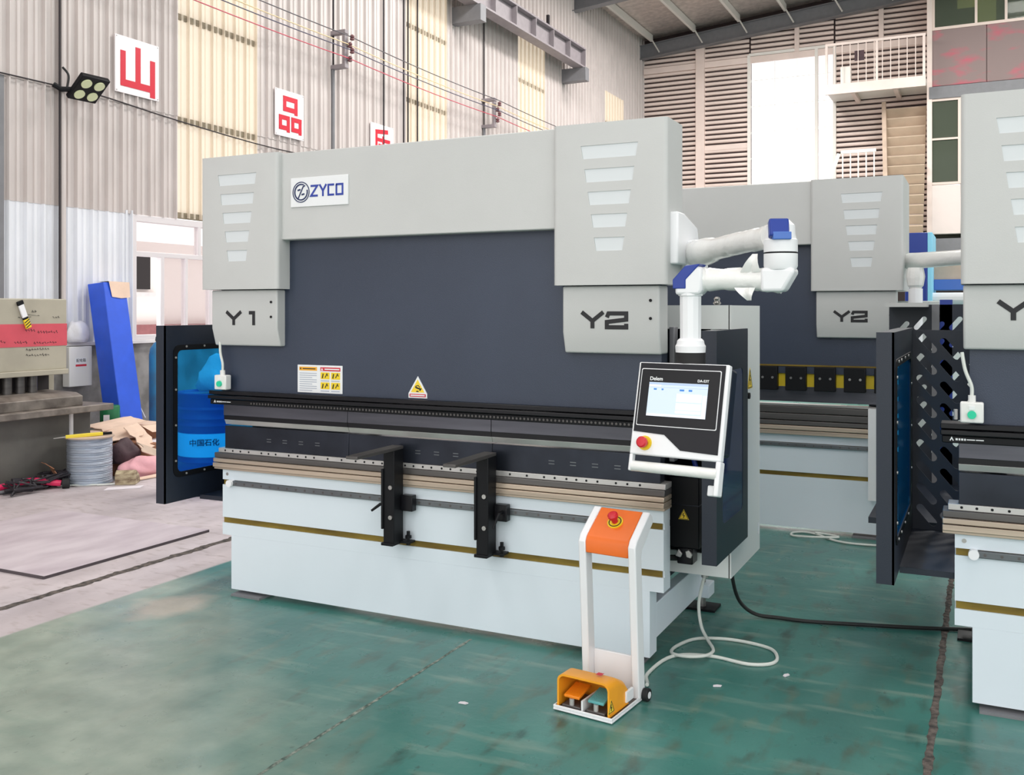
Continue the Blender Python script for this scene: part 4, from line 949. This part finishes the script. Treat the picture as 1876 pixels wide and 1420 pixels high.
# ------------------------------------------------------------------ cables on the floor
r_ = .0078
pts = [(-1.262, 3.84, .04), (-1.29, 3.93, .012), (-1.325, 4.05, r_), (-1.29, 4.29, r_), (-1.137, 4.371, r_), (-.957, 4.346, r_), (-.862, 4.40, r_), (-.857, 4.50, r_), (-.92, 4.60, r_), (-1.098, 4.633, r_), (-1.25, 4.574, r_), (-1.31, 4.43, r_), (-1.30, 4.32, .012), (-1.22, 4.28, .022), (-1.147, 4.318, .024), (-1.132, 4.40, .015), (-1.15, 4.48, r_), (-1.19, 4.55, .016), (-1.24, 4.61, .06), (-1.26, 4.64, .16), (-1.235, 4.645, .29)]
MB().tube(spline(pts, 6), r_, 10).build('pedal_cable', 'cable_white', label='white cable coiled on green floor from the foot pedal to the cabinet', cat='cable')
pts = [(-1.16, 4.9, .34), (-1.16, 4.92, .22), (-1.14, 4.99, .09), (-1.07, 5.04, .02), (-.95, 5.06, .011), (-.8, 5.07, .011), (-.5, 5.15, .011), (-.256, 5.222, .011), (-.04, 5.3, .011), (.25, 5.36, .011)]
MB().tube(spline(pts, 6), .0095, 10).build('power_cable', 'cable_black', label='black power cable running across the floor under the right machine', cat='cable')
pts = [(-.55, 6.93, .008), (-.72, 6.9, .008), (-.86, 6.9, .008), (-.967, 6.96, .008), (-1.06, 7.06, .008), (-1.16, 7.10, .008), (-1.23, 7.05, .008), (-1.22, 6.96, .008), (-1.1, 6.92, .018), (-.97, 6.96, .02), (-.92, 7.04, .01), (-1.0, 7.09, .01), (-1.08, 7.06, .02)]
MB().tube(spline(pts, 6), .008, 8).build('loose_cable', 'cable_white', label='white cable looped on the floor before the rear machine', cat='cable')
for (x, y, a, lb) in ((-1.02, 4.05, 30, 'small white paper scrap beside the coiled cable'), (-.78, 4.3, 70, 'tiny white paper scrap right of the coiled cable'), (-1.9, 3.42, 10, 'pale flake of debris left of the foot pedal'), (-.25, 3.3, 50, 'white scrap of paper near the right floor joint')):
    s_ = .02; f_ = frame((x, y, .0015), (math.cos(R(a)), math.sin(R(a)), 0), (-math.sin(R(a)), math.cos(R(a)), 0))
    MB(f_).prism([(-s_, -s_ * .3), (s_ * .6, -s_ * .5), (s_, s_ * .1), (s_ * .1, s_ * .5), (-s_ * .8, s_ * .3)], 'z', 0, .004).build('paper_scrap', 'paper', smooth=0, label=lb, cat='scrap', group='scraps on the floor')

# ------------------------------------------------------------------ blue machine in the background
bm_ = thing('blue_press', 'blue machine frame between the rear machine and the right one', 'machine', (-.3, 9.7, 0))
MB().box(-.66, -.47, 9.5, 10.2, 0, 2.3).build('column', 'blue_cap', bm_, bevel=.01)
MB().box(-.47, -.43, 9.5, 10.2, 0, 2.3).build('edge_strip', 'drum_label', bm_, bevel=.005)
MB().box(-.43, .6, 9.8, 10.1, 1.78, 1.88).build('crossbeam', 'blue_cap_light', bm_, bevel=.005)
MB().box(-.43, .6, 9.82, 10.1, 1.88, 2.02).build('top_board', 'plywood', bm_, smooth=0)
MB().cyl((-.45, 9.6, 1.70), (.3, 9.6, 1.70), .055, n=12).build('white_pipe', 'pure_white', bm_)
MB().box(-.43, .6, 9.85, 10.1, .2, 1.64).build('back_panel', 'white_steel', bm_, smooth=0)

# ------------------------------------------------------------------ steel plate on the floor
fp = thing('steel_floor_plate', 'large flat steel plate lying on the grey floor', 'steel plate', (-5.8, 4.57, 0))
MB().box(-5.012, -5.004, 3.896, 5.25, 0, .0175).build('shadowed_edge', 'plate_edge_shadow', fp, smooth=0)
MB().box(-6.6, -5.012, 3.894, 3.902, 0, .0175).build('shadowed_edge', 'plate_edge_shadow', fp, smooth=0)
MB().box(-6.6, -5.008, 3.9, 5.25, 0, .018).build('plate_sheet', 'plate_steel', fp, smooth=0) #'large flat steel plate lying on the grey floor', cat='steel plate')

# ------------------------------------------------------------------ old shear at the left edge
om = thing('old_shearing_machine', 'old olive shearing machine with a red stripe at the left edge', 'machine', (-8.1, 4.6, 0))
pn = MB().box(-8.5, -7.9, 2.6, 6.40, 1.03, 1.70).build('front_beam', 'olive_machine', om, bevel=.01)
MB().box(-7.905, -7.897, 2.6, 6.40, 1.257, 1.466).build('red_stripe', 'stripe_red', pn, smooth=0)
mb = MB(xf((-7.8965, 5.6, 1.10))); rnd = random.Random(5)
for (x, z, n_) in ((.0, .41, 3), (.28, .42, 5), (.42, .47, 2), (.64, .42, 3), (.35, .30, 4), (.48, .28, 8), (.24, .19, 5), (.44, .18, 9), (.36, .12, 9), (.36, .07, 9), (.02, .2, 5)):
    for k in range(n_):
        a = x + k * .028
        mb.stroke([(a, z + rnd.uniform(0, .012)), (a + .008, z + rnd.uniform(.008, .022)), (a + .014, z + rnd.uniform(-.004, .01)), (a + .02, z + rnd.uniform(0, .016))], .0035, .0006)
mb.stroke([(.36, .455), (.50, .44), (.485, .447)], .0035, .0006)
mb.build('handwriting', 'print_black', pn, smooth=0)
MB().box(-8.45, -7.86, 2.6, 6.39, .985, 1.035).build('lower_flange', 'olive_machine', om, bevel=.006)
MB().box(-8.5, -8.1, 2.6, 6.36, .78, .99).build('blade_recess', 'dark_void', om, smooth=0)
hc = MB().cyl((-7.98, 5.83, .80), (-7.98, 5.83, .985), .042, n=14).build('hold_down_cylinder', 'holder_dark', om)
for dy in (.13, .26, -.4, -.6): dup(hc, (0, dy, 0))
MB().prism([(-8.4, .74), (-7.62, .70), (-7.62, .79), (-7.7, .82), (-8.4, .84)], 'y', 2.6, 6.35).build('table_plate', 'table_dirty', om, bevel=.006)
MB().box(-8.4, -7.52, 2.6, 6.62, .64, .70).build('table_edge', 'table_dirty', om, bevel=.006)
MB().box(-8.4, -7.72, 2.6, 6.52, 0, .645).build('bed_plate', 'olive_bed', om, bevel=.006)
MB().box(-7.74, -7.7, 6.28, 6.31, .1, .64).build('edge_trim', 'pure_white', om, smooth=0)
MB().box(-8.5, -8.2, 6.3, 6.5, .5, 1.4).build('side_frame', 'olive_machine', om, bevel=.01)
kt = thing('box_cutter', 'white and striped yellow cutter stuck on the red-striped machine', 'cutter', (-7.89, 5.9, 1.4))
kf = frame((-7.895, 5.98, 1.43), (-.0, .93, .36), (0, -.36, .93))
MB(kf).box(-.028, .028, 0, .085, 0, .02).build('handle_grip', 'yellow', kt, bevel=.004)
mb = MB(kf)
for k in range(3): mb.stroke([(-.028, .012 + .024 * k), (.028, .03 + .024 * k)], .009, .001, .02)
mb.build('hazard_stripes', 'print_black', kt, smooth=0)
MB(kf).box(-.026, .026, .085, .11, 0, .016).box(-.032, .032, .225, .265, 0, .02).build('collar', 'black', kt, bevel=.004)
MB(kf).box(-.027, .027, .105, .23, 0, .018).build('body', 'pure_white', kt, bevel=.004)

# ------------------------------------------------------------------ things along the left wall
eb = thing('distribution_box', 'white electrical box with red lettering on the concrete wall base', 'electrical box', (-8.95, 7.37, .76))
MB().box(-8.985, -8.88, 7.225, 7.52, .76, 1.195).build('enclosure', 'switch_white', eb, bevel=.006)
lb_ = MB().box(-8.88, -8.878, 7.30, 7.45, .97, 1.07).build('label_plate', 'placard_white', eb, smooth=0)
text('配电箱', .042, 'print_black', lb_, xf((-8.8775, 7.375, 1.04)), 'lettering')
MB().box(-8.878, -8.877, 7.305, 7.445, .978, 1.0).build('red_strip', 'placard_red', lb_, smooth=0)
def blob(name, c, s_, mat_, label, cat, seed=1, amp=.25, sub=3):
    rnd = random.Random(seed); bm = bmesh.new(); bmesh.ops.create_icosphere(bm, subdivisions=sub, radius=1)
    ph = [rnd.uniform(0, 6) for _ in range(9)]
    for v in bm.verts:
        p = v.co.copy(); k = 1 + amp * (.5 * math.sin(3 * p.x + ph[0]) * math.cos(2.5 * p.y + ph[1]) + .3 * math.sin(6 * p.y + ph[2] + 3 * p.z) + .25 * math.sin(9 * p.x + 7 * p.z + ph[3]))
        p *= k; v.co = Vector((p.x * s_[0], p.y * s_[1], max(-s_[2] * .55, p.z * s_[2])))
    me = bpy.data.meshes.new(name); bm.to_mesh(me); bm.free()
    for p in me.polygons: p.use_smooth = True
    me.materials.append(M[mat_]); o = bpy.data.objects.new(name, me); COL.objects.link(o); o.location = (c[0], c[1], c[2] + s_[2] * .55)
    return tag(o, label, cat)
blob('plastic_bag', (-8.92, 7.36, 1.24), (.07, .13, .16), 'bag_white', 'crumpled white plastic bag on the ledge above the electrical box', 'bag', 3)
bb = thing('blue_steel_beam', 'bright blue steel box beam leaning against the side wall', 'beam', (-8.5, 7.6, 0))
MB().add([(-8.5, 7.42, .0), (-8.25, 7.42, .0), (-8.25, 7.72, .0), (-8.5, 7.72, .0), (-8.93, 7.5, 1.88), (-8.68, 7.5, 1.9), (-8.68, 7.8, 1.9), (-8.93, 7.8, 1.88)], [(0, 3, 2, 1), (4, 5, 6, 7), (0, 1, 5, 4), (1, 2, 6, 5), (2, 3, 7, 6), (3, 0, 4, 7)]).build('beam_body', 'blue_beam', bb, bevel=.008)
MB().add([(-8.635, 7.58, 1.74), (-8.63, 7.7, 1.725), (-8.635, 7.83, 1.735), (-8.66, 7.84, 1.905), (-8.665, 7.56, 1.912), (-8.9, 7.6, 1.905), (-8.9, 7.84, 1.9)], [(0, 1, 2, 3, 4), (4, 3, 6, 5)]).build('cardboard_scrap', 'cardboard', smooth=0, label='torn piece of cardboard over the top of the blue beam', cat='cardboard')
gc = thing('gas_cylinder', 'tall light blue gas cylinder standing under the window', 'gas cylinder', (-8.42, 8.05, 0))
MB().lathe([(.1, 0), (.112, .02), (.112, 1.08), (.1, 1.16), (.06, 1.22), (.03, 1.24)], (-8.42, 8.05, 0)).build('body', 'blue_cyl', gc)
MB().lathe([(.03, 1.22), (.045, 1.25), (.04, 1.29), (.025, 1.30), (.025, 1.36), (.01, 1.37)], (-8.42, 8.05, 0), 14).build('valve', 'black', gc)
dr = thing('oil_drum', 'blue oil drum with a pale label band behind the guard window', 'drum', (-6.13, 6.46, 0))
pr = [(.27, 0), (.29, .01)]
for z in (.14, .20, .29): pr += [(.285, z - .02), (.296, z), (.285, z + .02)]
pr += [(.285, .34), (.285, .53)]
for z in (.60, .66, .74): pr += [(.285, z - .02), (.296, z), (.285, z + .02)]
pr += [(.29, .86), (.295, .87), (.29, .88), (.28, .86), (.05, .86)]
MB().lathe(pr, (-6.13, 6.46, 0), 36).build('drum_body', 'drum_blue', dr)
MB().lathe([(.287, .335), (.288, .34), (.288, .53), (.287, .535)], (-6.13, 6.46, 0), 36).build('label_band', 'drum_label', dr)
a = math.atan2(-6.46, 6.13); cx_, cy_ = -6.13 + .2895 * math.cos(a), 6.46 + .2895 * math.sin(a)
ff = frame((cx_, cy_, .46), (-math.sin(a), math.cos(a), 0), (0, 0, 1))
text('中国石化', .062, 'logo_navy', dr, ff @ Matrix.Translation((-.06, 0, 0)), 'lettering', off=.001)
blob('plastic_sheet', (-6.08, 6.55, .88), (.2, .2, .2), 'bag_white', 'bundled plastic sheeting on top of the oil drum', 'plastic sheet', 8, .4)
# wire spool with tool
sp_ = thing('wire_spool', 'round spool of silvery welding wire standing on the floor', 'wire spool', (-7.41, 6.25, 0))
pr = [(.2, 0), (.205, .012)]
for k in range(26): pr += [(.192 + .004 * math.sin(k * 1.7), .014 + k * .0155), (.196, .021 + k * .0155)]
MB().lathe(pr + [(.19, .425)], (-7.41, 6.25, 0), 40).build('wire_winding', 'wire_coil', sp_)
MB().lathe([(.05, .425), (.212, .425), (.214, .437), (.05, .437)], (-7.41, 6.25, 0), 32).build('top_flange', 'plywood', sp_)
MB().lathe([(.05, .0), (.218, .0), (.218, .012), (.05, .012)], (-7.41, 6.25, 0), 32).build('bottom_flange', 'steel', sp_)
tl = thing('hand_tool', 'yellow hand tool with a black grip lying on the wire spool', 'tool', (-7.38, 6.2, .437))
tfm = frame((-7.36, 6.2, .452), (.45, .89, .02), (-.89, .45, 0))
MB(tfm).prism([(-.2, -.012), (.04, -.02), (.12, -.014), (.12, .014), (.04, .02), (-.2, .012)], 'z', -.014, .016).build('body', 'tool_yellow', tl, bevel=.005)
MB(tfm).box(.11, .2, -.013, .013, -.012, .012).build('grip', 'black', tl, bevel=.005)
MB(tfm).cyl((-.2, 0, 0), (-.3, 0, -.004), .009, .004, 8).build('tip', 'steel', tl)
# cardboard heap
def card(c, sx, sy, yaw, pitch, roll, label, m_='cardboard', t=.008, bend=.03):
    mm = Matrix.Translation(c) @ Matrix.Rotation(R(yaw), 4, 'Z') @ Matrix.Rotation(R(pitch), 4, 'Y') @ Matrix.Rotation(R(roll), 4, 'X')
    mb = MB(mm); n = 6; rnd = random.Random(int(c[0] * 1000)); ys = [rnd.uniform(-.03, .03) for _ in range(n + 1)]
    vs = []
    for tt in (0, t):
        for i in range(n + 1):
            x = -sx / 2 + sx * i / n; z = bend * math.sin(3.1 * i / n) + tt
            vs += [(x, -sy / 2 + ys[i], z), (x, sy / 2 + ys[-i], z + .01 * math.sin(i))]
    k = 2 * (n + 1); fs = []
    for i in range(n):
        a_ = 2 * i; fs += [[a_, a_ + 1, a_ + 3, a_ + 2], [k + a_, k + a_ + 1, k + a_ + 3, k + a_ + 2], [a_, a_ + 2, k + a_ + 2, k + a_], [a_ + 1, a_ + 3, k + a_ + 3, k + a_ + 1]]
    fs += [[0, 1, k + 1, k], [2 * n, 2 * n + 1, k + 2 * n + 1, k + 2 * n]]
    mb.add(vs, fs); mb.build('cardboard_sheet', m_, smooth=0, label=label, cat='cardboard', group='cardboard in the scrap heap')
bxc = thing('carton', 'open brown carton at the back of the scrap heap', 'carton', (-8.0, 7.35, 0))
MB().box(-8.15, -7.8, 7.2, 7.58, 0, .40).build('carton_body', 'cardboard_dark', bxc, bevel=.004)
MB().add([(-8.15, 7.2, .402), (-7.8, 7.2, .402), (-7.8, 7.58, .402), (-8.15, 7.58, .402)], [(0, 1, 2, 3)]).build('lid', 'cardboard', bxc, smooth=0)
MB().add([(-7.8, 7.22, .40), (-7.8, 7.56, .40), (-7.68, 7.5, .33), (-7.68, 7.25, .34)], [(0, 1, 2, 3)]).build('flap', 'cardboard', bxc, smooth=0)
MB().box(-7.85, -7.5, 6.55, 7.15, 0, .26).build('scrap_crate', 'cardboard_dark', bevel=.01, label='dark crate buried under the cardboard sheets', cat='crate')
card((-7.95, 6.98, .43), .34, .62, 8, 3, 3, 'broad pale cardboard sheet topping the scrap heap', bend=.015)
card((-7.72, 6.78, .37), .3, .5, -14, 18, 5, 'pale cardboard sheet sloping towards the wire spool', bend=.02)
card((-7.56, 6.98, .33), .3, .28, 24, 48, 4, 'square pale cardboard flap leaning on the crate', bend=.012)
card((-7.66, 7.28, .22), .26, .46, 4, 10, 2, 'flattened lavender cardboard beside the carton', 'paper', bend=.015)
card((-7.64, 7.3, .17), .3, .5, -8, 6, 0, 'flattened cardboard sheet lowest in the heap by the guard', 'plywood', bend=.012)
card((-7.32, 7.02, .16), .13, .52, -22, 35, -28, 'narrow cardboard strip sloping down behind the pink sack', 'plywood', bend=.01)
card((-8.0, 6.6, .36), .2, .16, 10, 40, 0, 'brown cardboard scrap behind the wire spool', 'cardboard_dark')
card((-7.62, 5.99, .12), .2, .12, 70, 60, 0, 'brown cardboard scrap left of the wire spool', 'cardboard_dark')
card((-7.12, 6.62, .006), .09, .34, -4, 0, 0, 'flat cardboard strip on the floor before the pink sack', bend=.003)
blob('dark_bag', (-7.44, 6.68, .13), (.11, .17, .14), 'maroon_bag', 'crumpled dark maroon bag above the pink sack', 'bag', 5, .35)
blob('pink_sack', (-7.3, 6.78, 0), (.13, .25, .12), 'pink_sack', 'limp pink woven sack lying on the floor', 'sack', 2, .25, 4)
MB(Matrix.Translation((-7.09, 6.40, 0)) @ Matrix.Rotation(R(35), 4, 'Z')).prism([(-.1, 0), (.1, 0), (.06, .07), (-.05, .13), (-.1, .1)], 'x', -.09, .09).build('wooden_wedge', 'wood_striped', bevel=.006, label='striped wooden block beside the wire spool', cat='wood block')
MB(Matrix.Translation((-6.93, 6.2, .001)) @ Matrix.Rotation(R(50), 4, 'Z')).prism([(-.16, -.06), (.14, -.07), (.18, .05), (-.12, .06)], 'z', 0, .004).build('paper_sheet', 'paper', smooth=0, label='white sheet of paper on the floor before the scrap', cat='paper')
gb = thing('green_can', 'green tin can behind the old machine table', 'can', (-8.35, 7.3, .35))
MB().lathe([(.095, 0), (.1, .01), (.1, .22), (.095, .23)], (-8.35, 7.3, .35), 20).build('can_body', 'green_can', gb)
MB(frame((-8.29, 7.216, .42), (.55, .83, 0), (0, 0, 1))).box(-.04, .02, 0, .07, .0, .003).build('can_label', 'paper', gb, smooth=0)
MB().box(-8.6, -8.2, 7.05, 7.42, 0, .35).build('steel_block', 'olive_bed', bevel=.01, label='grey steel block carrying the green can', cat='block')
MB().tube(spline([(-8.9, 7.9, 1.25), (-8.84, 7.93, .9), (-8.75, 8.0, .6), (-8.7, 8.1, .35)]), .012, 6).build('rope', 'bag_white', label='white rope hanging on the wall beside the blue beam', cat='rope')
# red pipe jack and black tangle on the floor
rp = thing('red_trolley_handle', 'bent red tubular handle with a black caster on the floor', 'handle', (-7.7, 5.8, 0))
MB().tube(spline([(-7.66, 5.4, .05), (-7.62, 5.62, .07), (-7.56, 5.77, .085), (-7.48, 5.88, .06), (-7.42, 5.95, .045)]), .028, 10).build('red_tube', 'red_pipe', rp)
MB().tube([(-7.64, 5.4, .02), (-7.58, 5.7, .025)], .016, 8).build('lower_bar', 'steel_paint', rp)
MB().cyl((-7.40, 5.95, .045), (-7.36, 5.99, .045), .045, n=18).build('caster', 'rubber', rp)
mb = MB(); rnd = random.Random(11)
for k in range(26):
    x, y = rnd.uniform(-7.58, -7.5), rnd.uniform(5.55, 6.12)
    pts = [(x + rnd.uniform(-.12, .12), y + rnd.uniform(-.22, .22), rnd.uniform(.015, .13)) for _ in range(4)]
    mb.tube(spline(pts, 4), rnd.uniform(.008, .014), 6)
mb.build('cable_tangle', 'black_tangle', label='tangled heap of black cables and hoses before the old machine', cat='cables', kind='stuff')
MB().tube(spline([(-7.5, 5.98, .012), (-7.3, 6.1, .012), (-7.16, 6.22, .012), (-7.1, 6.3, .012)]), .009, 6).build('white_rod', 'cable_white', label='thin white cable on the floor before the wire spool', cat='cable')
